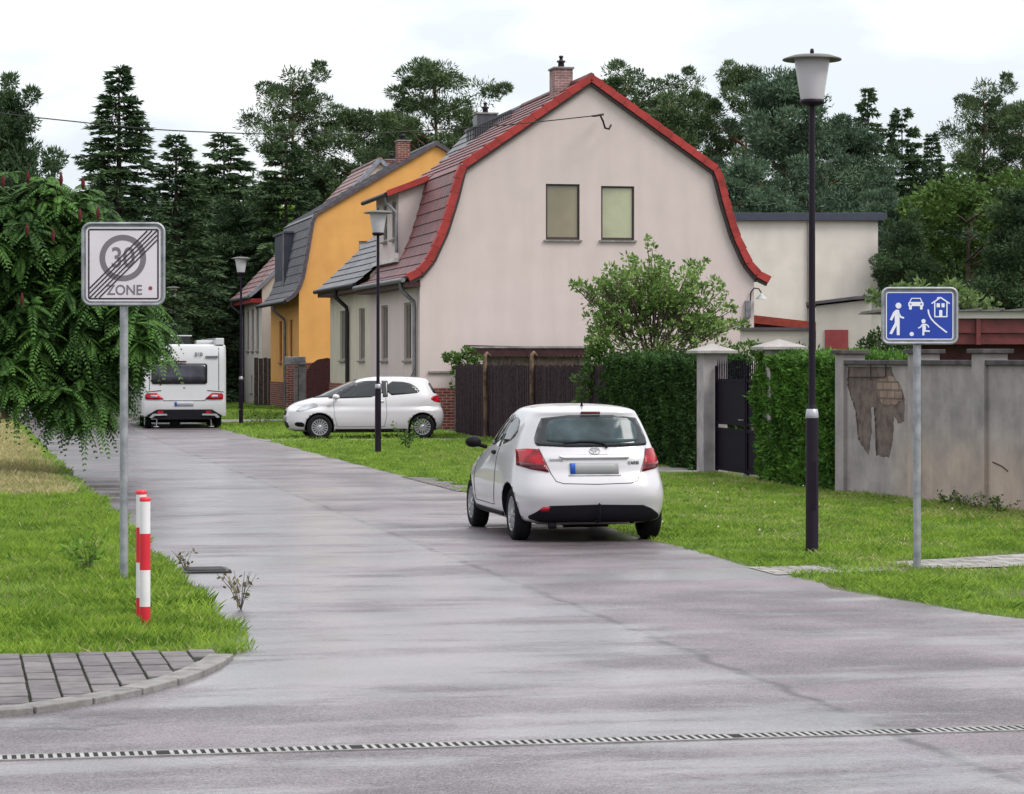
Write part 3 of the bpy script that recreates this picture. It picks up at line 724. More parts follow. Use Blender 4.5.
for i in range(5): q.box(-.55+i*.2, -.37+i*.2, 0, .04, .05, 2.1-.03*(i % 2))
q.build('planks', mat('grey_planks', (.09, .07, .07), .7, .3, 8), gt)

# --- annex and garages behind the gable
def boxhouse(name, label, cat, loc, rz=0): return thing(name, label, cat, loc, rz)
Ya = 97.
ax = boxhouse('flat_roof_building', 'pale cream flat roofed building with a dark roof edge behind the gambrel house', 'building', (GX(735, Ya), Ya, 0))
wR = GX(878, Ya)-GX(735, Ya)
q = MB(); q.box(-2, wR, 0, 9, 0, 7.0); q.build('wall', stucco('plaster_light', (.64, .59, .55)), ax)
q = MB(); q.box(-2, wR+.3, -.2, 9.3, 7.0, 7.28); q.build('roof', mat('roof_edge_blue', (.035, .04, .07), .45, .1), ax, bevel=.01)
q = MB(); q.tube([(GX(809, Ya)-GX(735, Ya), -.06, 0), (GX(809, Ya)-GX(735, Ya), -.06, 6.95)], .07, 8); q.build('downpipe', frame_white, ax)
Yg = 76.
ga = boxhouse('garage', 'beige flat roofed garage with a red door behind the gate', 'garage', (GX(816, Yg), Yg, 0), R(-6.6))
q = MB(); q.prism([(0, 0), (1.55, 0), (1.55, 3.70), (0, 3.52)], 0, 5); q.build('wall', stucco('plaster_garage', (.43, .39, .36)), ga)
q = MB(); q.prism([(-.28, 3.54), (1.1, 3.70), (1.6, 3.72), (1.6, 3.80), (1.1, 3.79), (-.28, 3.62)], -.15, 5.1); q.build('roof', verge_dark, ga)
q = MB(); q.prism([(1.553, 0), (2.4, 0), (2.4, 3.48), (1.553, 3.68)], .25, 5); q.build('side_wall', stucco('plaster_garage2', (.47, .45, .42)), ga)
q = MB(); q.prism([(1.61, 3.69), (2.7, 3.40), (2.7, 3.50), (1.61, 3.80)], .1, 5.1); q.build('side_roof', verge_dark, ga)
gd = MB(); gd.box(.25, .90, -.05, -.003, 0, 2.85); gd.build('door', mat('garage_red', (.22, .025, .03), .5, .15, 3), ga)
lw = boxhouse('garden_wall', 'low beige wall with a dark coping between gable and garage', 'wall', (GX(742, Yg), Yg, 0))
q = MB(); q.box(0, GX(812, Yg)-GX(742, Yg), .3, .5, 0, 2.84); q.build('wall', stucco('plaster_garage', (.43, .39, .36)), lw)
q = MB(); q.box(-.1, GX(812, Yg)-GX(742, Yg)+.02, .2, .6, 2.84, 2.92); q.build('coping', verge_dark, lw)
rs = boxhouse('lean_to_shed', 'shed with a sloping red roof edge behind the low wall', 'shed', (GX(750, 84.), 84., 0), R(-6))
q = MB(); q.prism([(0, 0), (2.3, 0), (2.3, 2.85), (0, 3.15)], 0, 3); q.build('wall', mat('dark_boards', (.06, .02, .02), .7, .2), rs)
q = MB(); q.prism([(-.1, 3.17), (2.5, 2.87), (2.5, 3.12), (-.1, 3.42)], -.2, 3.1); q.build('roof', mat('red_fascia', (.28, .05, .035), .6, .15), rs)
# carport on the right
Yc = 62.
cp = boxhouse('carport', 'long low carport with a dark red timber edge behind the grey wall', 'carport', (GX(895, Yc), Yc, 0))
q = MB(); q.box(-.2, 7, -.1, .05, 2.955, 3.115); q.build('wall', stucco('plaster_garage2', (.47, .45, .42)), cp)
q = MB(); q.box(-.25, 7, -.2, 4.6, 3.12, 3.15)
for i in range(14): q.box(-.2+i*.52, -.12+i*.52, -.22, 4.6, 3.15, 3.19)
q.build('roof', mat('sheet_roof', (.16, .15, .15), .6, .2), cp)
wr = mat('carport_red', (.14, .018, .022), .55, .25, 4)
q = MB(); q.box(.35, 7, .0, .06, 2.62, 2.95); q.box(.35, 7, .07, .1, 2.36, 2.61); q.box(1.85, 1.95, -.1, -.005, 2.35, 2.94); q.build('fascia_board', wr, cp, bevel=.005)
q = MB(); q.box(.35, 7, .5, .6, 0, 2.5); q.build('back_wall', mat('dark_boards', (.06, .02, .02), .7, .2), cp)
for x in (.4, 3.4, 6.5):
    q = MB(); q.box(x, x+.14, .18, .32, 0, 2.54); q.build('post', wr, cp)

# ------------------------------------------------------------------ right property line
def line_at(u): return 13.1
# old plastered wall
def oldwall():
    m = bpy.data.materials.new('old_grey_plaster'); m.use_nodes = True; t = m.node_tree; p = t.nodes['Principled BSDF']; p.inputs['Roughness'].default_value = .9
    nn = t.nodes.new; lk = t.links.new; tcn = nn('ShaderNodeTexCoord'); sp = nn('ShaderNodeSeparateXYZ'); lk(tcn.outputs['Object'], sp.inputs[0])
    n = nn('ShaderNodeTexNoise'); n.inputs['Scale'].default_value = 1.7; n.inputs['Detail'].default_value = 9; n.inputs['Roughness'].default_value = .62; lk(tcn.outputs['Object'], n.inputs[0])
    r_ = nn('ShaderNodeValToRGB'); lk(n.outputs[0], r_.inputs[0]); e = r_.color_ramp.elements
    e[0].position = .32; e[0].color = (.17, .152, .158, 1); e[1].position = .68; e[1].color = (.31, .28, .275, 1); x = e.new(.5); x.color = (.24, .215, .215, 1)
    # ochre lower half on the right panels
    mr = nn('ShaderNodeMapRange'); lk(sp.outputs[2], mr.inputs[0]); mr.inputs[1].default_value = 1.25; mr.inputs[2].default_value = .35; mr.interpolation_type = 'SMOOTHSTEP'
    mr2 = nn('ShaderNodeMapRange'); lk(sp.outputs[0], mr2.inputs[0]); mr2.inputs[1].default_value = 1.6; mr2.inputs[2].default_value = 2.6
    ml = nn('ShaderNodeMath'); ml.operation = 'MULTIPLY'; lk(mr.outputs[0], ml.inputs[0]); lk(mr2.outputs[0], ml.inputs[1])
    n3 = nn('ShaderNodeMath'); n3.operation = 'MULTIPLY'; lk(ml.outputs[0], n3.inputs[0]); lk(n.outputs[0], n3.inputs[1])
    mx = nn('ShaderNodeMix'); mx.data_type = 'RGBA'; lk(n3.outputs[0], mx.inputs[0]); lk(r_.outputs[0], mx.inputs[6]); mx.inputs[7].default_value = (.46, .34, .26, 1)
    # damp streaks
    mp_ = nn('ShaderNodeMapping'); lk(tcn.outputs['Object'], mp_.inputs[0]); mp_.inputs['Scale'].default_value = (5, 5, .5)
    n2 = nn('ShaderNodeTexNoise'); lk(mp_.outputs[0], n2.inputs[0]); n2.inputs['Scale'].default_value = 1.5; n2.inputs['Detail'].default_value = 5
    mr3 = nn('ShaderNodeMapRange'); lk(n2.outputs[0], mr3.inputs[0]); mr3.inputs[1].default_value = .35; mr3.inputs[2].default_value = .65; mr3.inputs[3].default_value = .95; mr3.inputs[4].default_value = 1.05
    sc = nn('ShaderNodeVectorMath'); sc.operation = 'SCALE'; lk(mx.outputs[2], sc.inputs[0]); lk(mr3.outputs[0], sc.inputs['Scale'])
    lk(sc.outputs[0], p.inputs['Base Color'])
    b = nn('ShaderNodeBump'); b.inputs['Strength'].default_value = .5; b.inputs['Distance'].default_value = .015; lk(n.outputs[0], b.inputs['Height']); lk(b.outputs[0], p.inputs['Normal'])
    return m
A = Vector((4.91, 40.7, 0)); Bp = Vector((7.02, 34.4, 0)); wd_ = (Bp-A); WL = wd_.length; wang = math.atan2(wd_.y, wd_.x)
gwl = thing('plaster_wall', 'weathered grey plaster garden wall with peeled patches behind the blue sign', 'wall', A, wang)
ow = oldwall()
q = MB(); q.box(0, WL+4, 0, .22, -.1, 1.93); q.build('wall', ow, gwl)
q = MB(); q.box(0.15, WL+4, -.05, .27, 1.93, 2.0); q.build('coping', mat('coping_dark', (.075, .065, .07), .7, .3, 5), gwl, bevel=.01)
def post_t(px):   # position along the wall seen in direction px
    k_ = (px-512)/F; return (k_*A.y-A.x)/(wd_.x/WL-k_*wd_.y/WL)
for px, wpx in ((839, .13), (912, .13), (976, .16)):
    t_ = max(0, post_t(px)); q = MB(); q.box(t_-.02, t_+wpx*2.1, -.06, .30, -.1, 2.09); po = q.build('pillar', ow, gwl, bevel=.01)
    q = MB(); q.box(t_-.07, t_+wpx*2.1+.06, -.11, .36, 2.09, 2.15); q.build('pillar_cap', mat('coping_dark', (.1,)*3), po, bevel=.008)
# peeled plaster patch: recessed brick brown areas
pk = mat('peeled_brown', (.15, .115, .105), .95, .25, 6, .8, 30)
patch_px = [(848, 364), (874, 364), (891, 364), (894, 376), (901, 386), (905, 400), (904, 422), (898, 424), (894, 416), (893, 440), (889, 458), (876, 456), (875, 430), (874, 408), (871, 408), (872, 430), (869, 455), (858, 440), (855, 410), (847, 385)]
def wall_xz(px, py):
    t_ = post_t(px); Y = A.y+wd_.y/WL*t_; return (t_, H-(py-HZ)/F*Y)
def chaikin(P, n=2):
    for _ in range(n):
        o = []
        for a, b in zip(P, P[1:]+P[:1]): o += [(a[0]*.75+b[0]*.25, a[1]*.75+b[1]*.25), (a[0]*.25+b[0]*.75, a[1]*.25+b[1]*.75)]
        P = o
    return P
pt = [wall_xz(*p) for p in patch_px]; pt2 = []
for a, b in zip(pt, pt[1:]+pt[:1]):
    dx, dz = b[0]-a[0], b[1]-a[1]; l_ = math.hypot(dx, dz); n_ = max(1, int(l_/.045))
    for k_ in range(n_):
        f_ = k_/n_; x_ = a[0]+dx*f_; z_ = a[1]+dz*f_; jt = rnd.uniform(-.016, .016) if (k_ and z_ < 1.86) else 0
        pt2.append((x_-dz/l_*jt, min(z_+dx/l_*jt, 1.9)))
pt = pt2
wall_o = [c for c in S.collection.objects if c.parent == gwl and c.name.startswith('wall')][0]
q = MB(); q.prism(pt, -.1, .022); co = q.build('cutter', pk); co.parent = gwl
m_ = wall_o.modifiers.new('b', 'BOOLEAN'); m_.operation = 'DIFFERENCE'; m_.object = co; m_.solver = 'EXACT'; m_.material_mode = 'TRANSFER'
bpy.context.view_layer.update(); apply_mods(wall_o); bpy.data.objects.remove(co)
pt = [wall_xz(*p) for p in [(877, 376), (893, 375), (901, 388), (902, 400), (893, 406), (880, 404), (876, 390)]]
pt = [(a+rnd.uniform(-.015, .015), b+rnd.uniform(-.015, .015)) for a, b in chaikin(pt, 2)]
q = MB(); q.prism(pt, .016, .0215); q.build('bare_brick', brickmat('bare_brick', (.25, .18, .15), (.20, .14, .12), (.13, .095, .085), .25, .12, axes='XZ', ms=.016), gwl)
q = MB()
for pp_, qq in (((849, 377), (885, 377)), ((993, 462), (1002, 466)), ((1002, 466), (1008, 471)), ((886, 377), (886, 362)), ((871, 361), (871, 380))):
    a = wall_xz(*pp_); b = wall_xz(*qq); q.tube([(a[0], -.006, a[1]), (b[0], -.006, b[1])], .009, 5)
q.build('crack', mat('crack_dark', (.05, .035, .035), .9), gwl)

def on_line(px, v=13.1):
    Y = v/(ST+CT*(px-512)/F); return Vector((GX(px, Y), Y, 0))
# gate with two posts
gp = mat('post_plaster', (.33, .30, .31), .85, .18, 3, .4, 30)
capm = mat('cap_stone', (.30, .28, .27), .7, .15, 4)
g0 = on_line(712); g1 = on_line(779, 13.1)
for k_, (pos, lab, hh_) in enumerate(((g0, 'grey plastered gate post with pyramid cap left of the black iron gate', 2.12), (g1, 'gate post with pyramid cap rising behind the clipped hedge right of the iron gate', 2.17))):
    p_ = thing('gate_post', lab, 'gate post', pos, TH, 'gate posts')
    q = MB(); q.box(-.22, .22, -.22, .22, -.1, hh_); q.build('shaft', gp, p_, bevel=.012)
    q = MB(); z = hh_; s_ = .37; q.add([(-s_, -s_, z), (s_, -s_, z), (s_, s_, z), (-s_, s_, z), (-s_, -s_, z+.045), (s_, -s_, z+.045), (s_, s_, z+.045), (-s_, s_, z+.045), (0, 0, z+.17)],
        [(0,3,2,1), (0,1,5,4), (1,2,6,5), (2,3,7,6), (3,0,4,7), (4,5,8), (5,6,8), (6,7,8), (7,4,8)]); q.build('cap', capm, p_)
gd_ = (g1-g0); gl = gd_.length; gang = math.atan2(gd_.y, gd_.x)
gt = thing('iron_gate', 'black iron double gate with solid panels and spiked bars between the gate posts', 'gate', g0, gang)
iron = mat('gate_black', (.006, .003, .010), .6, .15, 6, spec=.12)
midx_ = gl*.5+.15
for a, b in ((.26, midx_-.03), (midx_+.03, gl-.25)):
    q = MB(); q.box(a, a+.05, -.02, .03, .06, 1.9); q.box(b-.05, b, -.02, .03, .06, 1.9)
    q.box(a+.05, b-.05, -.015, .02, .08, .14); q.box(a+.05, b-.05, -.015, .02, .76, .82); q.box(a+.05, b-.05, -.015, .02, .88, .93); q.box(a+.05, b-.05, -.015, .02, 1.62, 1.67)
    lf = q.build('gate_leaf', iron, gt)
    q = MB(); q.box(a+.05, b-.05, 0, .012, .14, .76); q.box(a+.05, b-.05, .0, .012, .93, 1.62); q.build('panel', iron, lf)
    q = MB(); x = a+.1
    while x < b-.06:
        q.tube([(x, 0, 1.67), (x, 0, 1.92), (x, 0, 2.02)], [.012, .012, .002], 5); x += .11
    q.build('bars', iron, lf)
q = MB(); q.tube([(midx_-.08, -.03, .98), (midx_-.08, -.08, .98), (midx_-.2, -.08, .98)], .012, 6); q.build('handle', zinc, gt)
q = MB(); q.box(midx_-.06, midx_+.06, -.08, .1, 0, .07); q.build('gate_stop', gp, gt)

# hedges
def hedge(name, label, p0, p1, depth, h_, n, m, back=True):
    d_ = p1-p0; l = d_.length; ang = math.atan2(d_.y, d_.x); root = p0
    # surface points on front, ends and top, with a wavy clipped face
    fr_ = rng.random(n); kind = rng.random(n)
    x = rng.random(n)*l; z = rng.random(n)**.9*h_; y = np.zeros(n)
    top_ = kind < .22; ends = (kind >= .22) & (kind < .36); bk = (kind >= .36) & (kind < .46)
    z[top_] = h_; y[top_] = rng.random(top_.sum())*depth
    x[ends] = np.where(rng.random(ends.sum()) < .5, 0, l); y[ends] = rng.random(ends.sum())*depth; y[bk] = depth
    wavy = .05*np.sin(x*5+z*3)+.05*np.sin(x*11+z*7+1)+.04*np.sin(z*17+x*3)
    face = ~(top_ | ends | bk); y[face] += wavy[face]; z[top_] += .03*np.sin(x[top_]*7)+rng.normal(0, .03, top_.sum())
    x[ends] += np.where(x[ends] > l/2, 1, -1)*(.04*np.sin(z[ends]*9))
    jit = rng.normal(0, .03, (n, 3)); c = np.stack([x, y, z], 1)+jit
    nrm = np.zeros((n, 3)); nrm[face, 1] = -1; nrm[top_, 2] = 1; nrm[bk, 1] = 1; nrm[ends, 0] = np.where(x[ends] > l/2, 1, -1)
    dd = unit(nrm*.9+rng.normal(0, .6, (n, 3))+np.array([0, 0, .35]))
    v, f = blades(c-dd*.05, dd, rng.uniform(.06, .13, n), rng.uniform(.012, .026, n))
    o = npmesh(name, v, f, [m]); o.location = root; o.rotation_euler = (0, 0, ang)
    bx = MB(); bx.box(.06, l-.06, .07, depth-.06, 0, h_-.05); core = bx.build('core', leafmat('hedge_core', (.012, .02, .008), (.02, .03, .01), .9, 0), o)
    return tag(o, label, 'hedge')
thuja = leafmat('thuja', (.010, .028, .008), (.045, .10, .020), .6, .2, 1.6)
hp0 = on_line(603); hp1 = on_line(697)
hedge('hedge', 'long dark clipped conifer hedge left of the gate behind the white car', hp0, hp1, 1.0, 2.03, 42000, thuja)
thuja2 = leafmat('thuja_fresh', (.022, .06, .012), (.11, .24, .035), .6, .25, 1.6)
hp2 = on_line(757, 12.85); hp3 = Vector((4.92, 40.9, 0))
hedge('hedge', 'short thick green clipped hedge between the gate and the grey wall', hp2, hp3, 1.3, 2.04, 36000, thuja2)

# wooden fence of upright half-round slats
f0 = on_line(457); f1 = on_line(607); fd = f1-f0; fl = fd.length; fang = math.atan2(fd.y, fd.x)
fe = thing('slat_fence', 'dark weathered fence of narrow upright wooden slats behind the white hatchback', 'fence', f0, fang)
q = MB(); x = 0
while x < fl:
    w_ = .075+rnd.uniform(-.012, .012); h_ = 1.86+rnd.uniform(-.04, .04); tl = rnd.uniform(-.01, .01); dy = rnd.uniform(-.012, .012)
    q.tube([(x+w_/2, dy, .05), (x+w_/2+tl, dy, h_)], w_/2*.96, 6, smooth=False); x += w_+.006
slatm = mat('slats_dark', (.042, .025, .030), .9, .30, 14, .5, 60, col2=(.012, .006, .011)); q.build('slats', slatm, fe)
for z in (.4, 1.5):
    q = MB(); q.box(0, fl, .05, .10, z, z+.09); q.build('rail', slatm, fe)
barkp = mat('pole_bark', (.13, .085, .055), .9, .35, 5, .8, 40, col2=(.022, .013, .013))
for px in (489, 536):
    t_ = (on_line(px)-f0).length
    q = MB(); pts2 = [(t_+.10, -.1, 0), (t_+.08, -.1, .8), (t_, -.1, 1.4), (t_-.02, -.1, 1.95), (t_-.07, -.08, 2.12), (t_-.15, -.02, 2.17), (t_-.22, .06, 2.1)]
    q.tube(pts2, [.058, .054, .05, .048, .046, .044, .04], 8); q.build('pole', barkp, fe)
# shed behind the fence
Ys = 75.5
sh = thing('garden_shed', 'low wooden shed with a dark red brown flat roof edge behind the slat fence', 'shed', (GX(465, Ys), Ys, 0), R(-4))
shw = GX(588, Ys)-GX(465, Ys)
q = MB()
for i in range(26):
    x0 = .5+i*(shw-.4)/26; q.box(x0, x0+(shw-.4)/26-.015, 0, .03, 0, 2.13)
q.box(.5, shw, .035, 2.0, 0, 2.1)
q.build('wall', mat('shed_boards', (.22, .17, .15), .85, .35, 5), sh)
q = MB(); q.prism([(0, 2.36), (.25, 2.10), (shw+.4, 2.12), (shw+.4, 2.33), (0, 2.42)], -.3, -.24); q.build('fascia_board', mat('shed_fascia', (.055, .02, .024), .6, .3, 6), sh)
q = MB(); q.box(-.05, shw+.4, -.33, 2.2, 2.33, 2.385); q.build('roof', mat('bitumen_roof', (.26, .25, .25), .7, .25, 5), sh)
q = MB(); q.tube([(shw+.35, -.1, 0), (shw+.35, -.1, 2.3)], .05, 8); q.build('post', darkmetal, sh)

# ------------------------------------------------------------------ trees
bark = mat('bark_grey', (.10, .075, .06), .9, .3, 6, .6, 20)
bark_pine = mat('bark_pine', (.17, .085, .05), .9, .35, 3, .6, 20)
needle_dark = leafmat('needles_dark', (.022, .044, .024), (.078, .130, .052), .6, .12, .35)
needle_pine = leafmat('needles_pine', (.030, .054, .026), (.105, .155, .062), .6, .12, .45)
needle_blue = leafmat('needles_blue', (.030, .056, .038), (.11, .170, .10), .6, .12, .4)
leaf_green = leafmat('leaves_green', (.03, .065, .012), (.10, .17, .035), .55, .25, .4)
leaf_lime = leafmat('leaves_lime', (.05, .12, .012), (.20, .36, .05), .55, .3, .6)

def blob_cloud(centers, radii, per, Ln, Wd, flat=.7, up=.3, r=rng, shell=.45):
    parts = []
    cs = np.repeat(np.asarray(centers, float), per, 0); rs = np.repeat(np.asarray(radii, float), per)
    n = len(cs); dirs = unit(r.normal(size=(n, 3))); rad = rs*(shell+(1-shell)*r.random(n)**.6)*(.85+.3*r.random(n))
    off = dirs*rad[:, None]; off[:, 2] *= flat
    d_ = unit(dirs+r.normal(0, .55, (n, 3))+np.array([0, 0, up]))
    return blades(cs+off, d_, r.uniform(Ln*.7, Ln*1.3, n), r.uniform(Wd*.7, Wd*1.3, n), r)
def limb_mb(q, a, b, r0, r1, sag=.1, n=5):
    a = Vector(a); b = Vector(b); mid = [a.lerp(b, i/n)+Vector((rnd.uniform(-.08, .08), rnd.uniform(-.08, .08), -sag*math.sin(math.pi*i/n)))*(b-a).length*.3 for i in range(n+1)]
    mid[0] = a; mid[-1] = b; q.tube(mid, [r0+(r1-r0)*i/n for i in range(n+1)], 6, caps=False)
def spruce(name, h, rb, seed, m=None, dens=1., clear=.04, droop=.25, pw=.85):
    r = np.random.default_rng(seed); root = thing(name, None, 'tree'); q = MB()
    q.tube([(0, 0, -.2), (0, 0, h*.5), (0, 0, h*.98)], [h*.014, h*.009, .02], 8); parts = []
    z = h*clear
    C, D, Ls, Ws = [], [], [], []
    while z < h*.985:
        fr_ = 1-z/h; nb = 9 if fr_ > .12 else 6
        for k_ in range(nb):
            if r.random() < .10: continue
            az = r.random()*6.283; l = rb*fr_**pw*r.uniform(.62, 1.18)*(1.25 if r.random() < .12 else 1)+.12
            dr_ = droop*l*(.5+fr_); tip = np.array([math.cos(az)*l, math.sin(az)*l, z-dr_+.15*l*(fr_ < .35)])
            if l > 1.2: q.tube([(0, 0, z), tuple(tip*.98+np.array([0, 0, z])*.02)], [.05*fr_+.015, .008], 4, caps=False)
            nn_ = int((22+l*42)*dens); t_ = .18+.82*r.random(nn_)**.7
            base = np.array([0, 0, z])+(tip-np.array([0, 0, z]))*t_[:, None]
            base[:, 2] += .06*l*np.sin(t_*3.14)
            out_ = np.array([math.cos(az), math.sin(az), 0]); lat = np.array([-math.sin(az), math.cos(az), 0])
            sp_ = (.05+.30*l*(1-t_*.8)); off = r.uniform(-1, 1, nn_)
            base += lat*(off*sp_)[:, None]; base[:, 2] -= np.abs(off)*sp_*.25
            C.append(base); D.append(unit(out_*.9+lat*(np.sign(off)*.6)[:, None]+r.normal(0, .35, (nn_, 3))+np.array([0, 0, -.18])))
            Ls.append(r.uniform(.24, .46, nn_)); Ws.append(r.uniform(.030, .062, nn_))
        z += .26+.22*fr_
    tr = q.build('trunk', bark, root)
    v, f = blades(np.concatenate(C), np.concatenate(D), np.concatenate(Ls), np.concatenate(Ws), r)
    npmesh('crown', v, f, m or needle_dark, root); return root
def pine(name, h, seed, spread=4., bare=.5, nblob=34, m=None, flat=.6, rb=(.8, 1.5), per=760, Ln=.28, Wd=.033):
    r = np.random.default_rng(seed); root = thing(name, None, 'tree'); q = MB()
    lean = r.uniform(-.04, .04, 2)
    P = lambda z: np.array([lean[0]*z+.25*math.sin(z*.25+seed), lean[1]*z, z])
    q.tube([tuple(P(z)) for z in np.linspace(-.2, h*.97, 10)], list(np.linspace(h*.015, .04, 10)), 8)
    cs, rs = [], []
    for i in range(nblob):
        t_ = (i+.5)/nblob; z = h*(bare+(1-bare)*t_*.98)
        env = spread*(math.sin(math.pi*min(1, .18+.80*t_))**.8)*r.uniform(.25, 1.05)
        az = i*2.4+r.uniform(-.5, .5); c = P(z)+np.array([math.cos(az)*env, math.sin(az)*env, r.uniform(-.3, .5)])
        cs.append(c); rs.append(r.uniform(*rb)*(1.0 if t_ < .85 else .75))
        a = P(max(h*bare*.8, z-env*.5)); limb_mb(q, a, c, .07, .025, -.05)
        # satellites give ragged clumps
        for _ in range(2):
            cs.append(c+r.normal(0, .8, 3)*np.array([1, 1, .45])); rs.append(r.uniform(.35, .75))
    for _ in range(5):
        z = h*bare*r.uniform(.5, 1); az = r.random()*6.28; l = r.uniform(.6, 1.6); a = P(z); q.tube([tuple(a), tuple(a+np.array([math.cos(az)*l, math.sin(az)*l, -.1]))], [.035, .01], 4)
    q.build('trunk', bark_pine, root)
    v, f = blob_cloud(cs, rs, per//2, Ln, Wd, flat, .45, r, .35)
    npmesh('crown', v, f, m or needle_pine, root); return root
def broad(name, h, rad, seed, m, nblob=60, z0=.12, per=260, Ln=.22, Wd=.07, flat=.85, rb=(.7, 1.3), bk=None):
    r = np.random.default_rng(seed); root = thing(name, None, 'tree'); q = MB()
    q.tube([(0, 0, -.2), (.1, 0, h*.3), (0, .1, h*.75)], [h*.02, h*.015, .04], 8); cs, rs = [], []
    for i in range(nblob):
        t_ = r.random(); z = h*(z0+(1-z0)*t_)-.5; env = rad*math.sin(math.pi*(.12+.80*t_))**.6*r.uniform(.4, 1.0)
        az = r.random()*6.283; c = np.array([math.cos(az)*env, math.sin(az)*env, z]); cs.append(c); rs.append(r.uniform(*rb)*(1.1-.4*t_))
        if i % 3 == 0: limb_mb(q, (0, 0, max(.5, z-env*.7)), c, .06, .02)
    q.build('trunk', bk or bark, root)
    v, f = blob_cloud(cs, rs, per, Ln, Wd, flat, .2, r, .4)
    npmesh('crown', v, f, m, root); return root

protos = {
 's1': spruce('spruce_tree', 20, 4.2, 1), 's2': spruce('spruce_tree', 18, 3.4, 2, pw=.7), 's3': spruce('spruce_tree', 16, 3.9, 5, pw=.6, droop=.15),
 'p1': pine('pine_tree', 20, 3, 3.6, .48, 25), 'p2': pine('pine_tree', 19, 8, 4.6, .42, 40), 'p3': pine('pine_tree', 18, 14, 3.0, .35, 40),
 'w1': pine('blue_pine_tree', 17, 21, 4.8, .08, 90, needle_blue, .6, (.9, 1.7), 700, .30, .036), 'w2': pine('blue_pine_tree', 15, 25, 4.2, .06, 80, needle_blue, .6, (.8, 1.5), 680, .30, .036),
 'd1': pine('dark_conifer', 15, 33, 3.8, .05, 85, needle_dark, .65, (.8, 1.5), 700, .28, .04), 
 'b1': broad('leafy_tree', 11, 4.2, 41, leaf_green, 80), 'b2': broad('leafy_tree', 9, 3.0, 42, leaf_lime, 46),
}
PH = {'s1': 20, 's2': 18, 's3': 16, 'p1': 20.3, 'p2': 19.3, 'p3': 18.3, 'w1': 17.3, 'w2': 15.3, 'd1': 15.3, 'b1': 11, 'b2': 9}
used = set()
GROUP = 'forest trees behind the houses'
def plant(kind, px, ytop, Y, sx=1., label=None, group=None, rz=None):
    p_ = protos[kind]
    o = p_ if kind not in used else copy_tree(p_); used.add(kind)
    hh = H+(HZ-ytop)/F*Y; s_ = hh/PH[kind]
    o.location = (GX(px, Y), Y, 0); o.scale = (s_*sx, s_*sx, s_); o.rotation_euler = (0, 0, rnd.uniform(0, 6.28) if rz is None else rz)
    tag(o, label, 'tree', group); return o
# the ones the photo shows one by one
T = [
 ('d1', 4, 92, 92, .8, 'dark pine whose crown is cut by the left picture edge, above the sumac'),
 ('s1', 119, 60, 108, 1.3, 'tallest pointed spruce on the left, standing behind the speed zone sign'),
 ('s2', 176, 132, 126, 1.43, 'slender spruce between the tallest spruce and the twin lamp heads'),
 ('d1', 84, 205, 98, 1.1, 'dense dark conifer low down in front of the tallest spruce'),
 ('s3', 224, 132, 140, 1.3, 'dark spruce with a rounded tip just left of the orange house'),
 ('s3', 286, 138, 130, 1.1, 'narrow conical spruce rising over the roof of the far cream house'),
 ('p1', 298, 70, 150, 1.0, 'tall open pine with separate needle clumps above the conical spruce'),
 ('p2', 350, 108, 152, 1.15, 'broad pine crown right of the tall open pine, over the orange gable'),
 ('p2', 438, 60, 135, 1.0, 'big flat crowned pine standing above the double house roof'),
 ('p3', 398, 118, 150, .9, 'lower pine crown left of the big flat crowned one'),
 ('p1', 617, 66, 150, 1.0, 'pine tip showing just right of the brick chimney'),
 ('p3', 664, 92, 145, .95, 'pine behind the right slope of the gambrel roof'),
 ('p1', 692, 77, 150, .9, 'dark pine tip above the right break of the gambrel roof'),
 ('p2', 738, 64, 148, .8, 'pine with a round top knot left of the near lamp'),
 ('w1', 782, 68, 122, .92, 'large blue green pine behind the near lamp post'),
 ('w2', 735, 160, 114, 1.1, 'blue green pine over the flat roofed building, next to the red roof edge'),
 ('w1', 838, 118, 126, .9, 'blue green pine just right of the near lantern'),
 ('s2', 868, 84, 132, .75, 'thin pointed spruce tip between the lamp and the right edge trees'),
 ('s3', 902, 106, 134, .75, 'pointed spruce second from the lamp on the right'),
 ('s2', 932, 130, 138, .8, 'small spruce tip left of the open pine on the right'),
 ('p1', 988, 82, 130, .85, 'open pine with light gaps near the right picture edge'),
 ('p2', 1030, 102, 128, .9, 'dark pine crown cut by the right picture edge'),
 ('w2', 886, 186, 108, .9, 'low blue green conifer behind the corner of the flat roofed building'),
 ('b1', 966, 172, 98, 1.15, 'rounded light green leafy tree above the carport'),
 ('d1', 1020, 190, 94, 1., 'dark bushy conifer at the right picture edge behind the carport'),
 ('d1', 905, 222, 96, .9, 'dark bushy conifer right of the flat roofed building'),
 ('b2', 250, 176, 142, .9, 'bright lime green leafy tree beside the far cream house'),
]
for k_, px, yt, Y, sx, lab in T: plant(k_, px, yt, Y, sx, lab, GROUP)
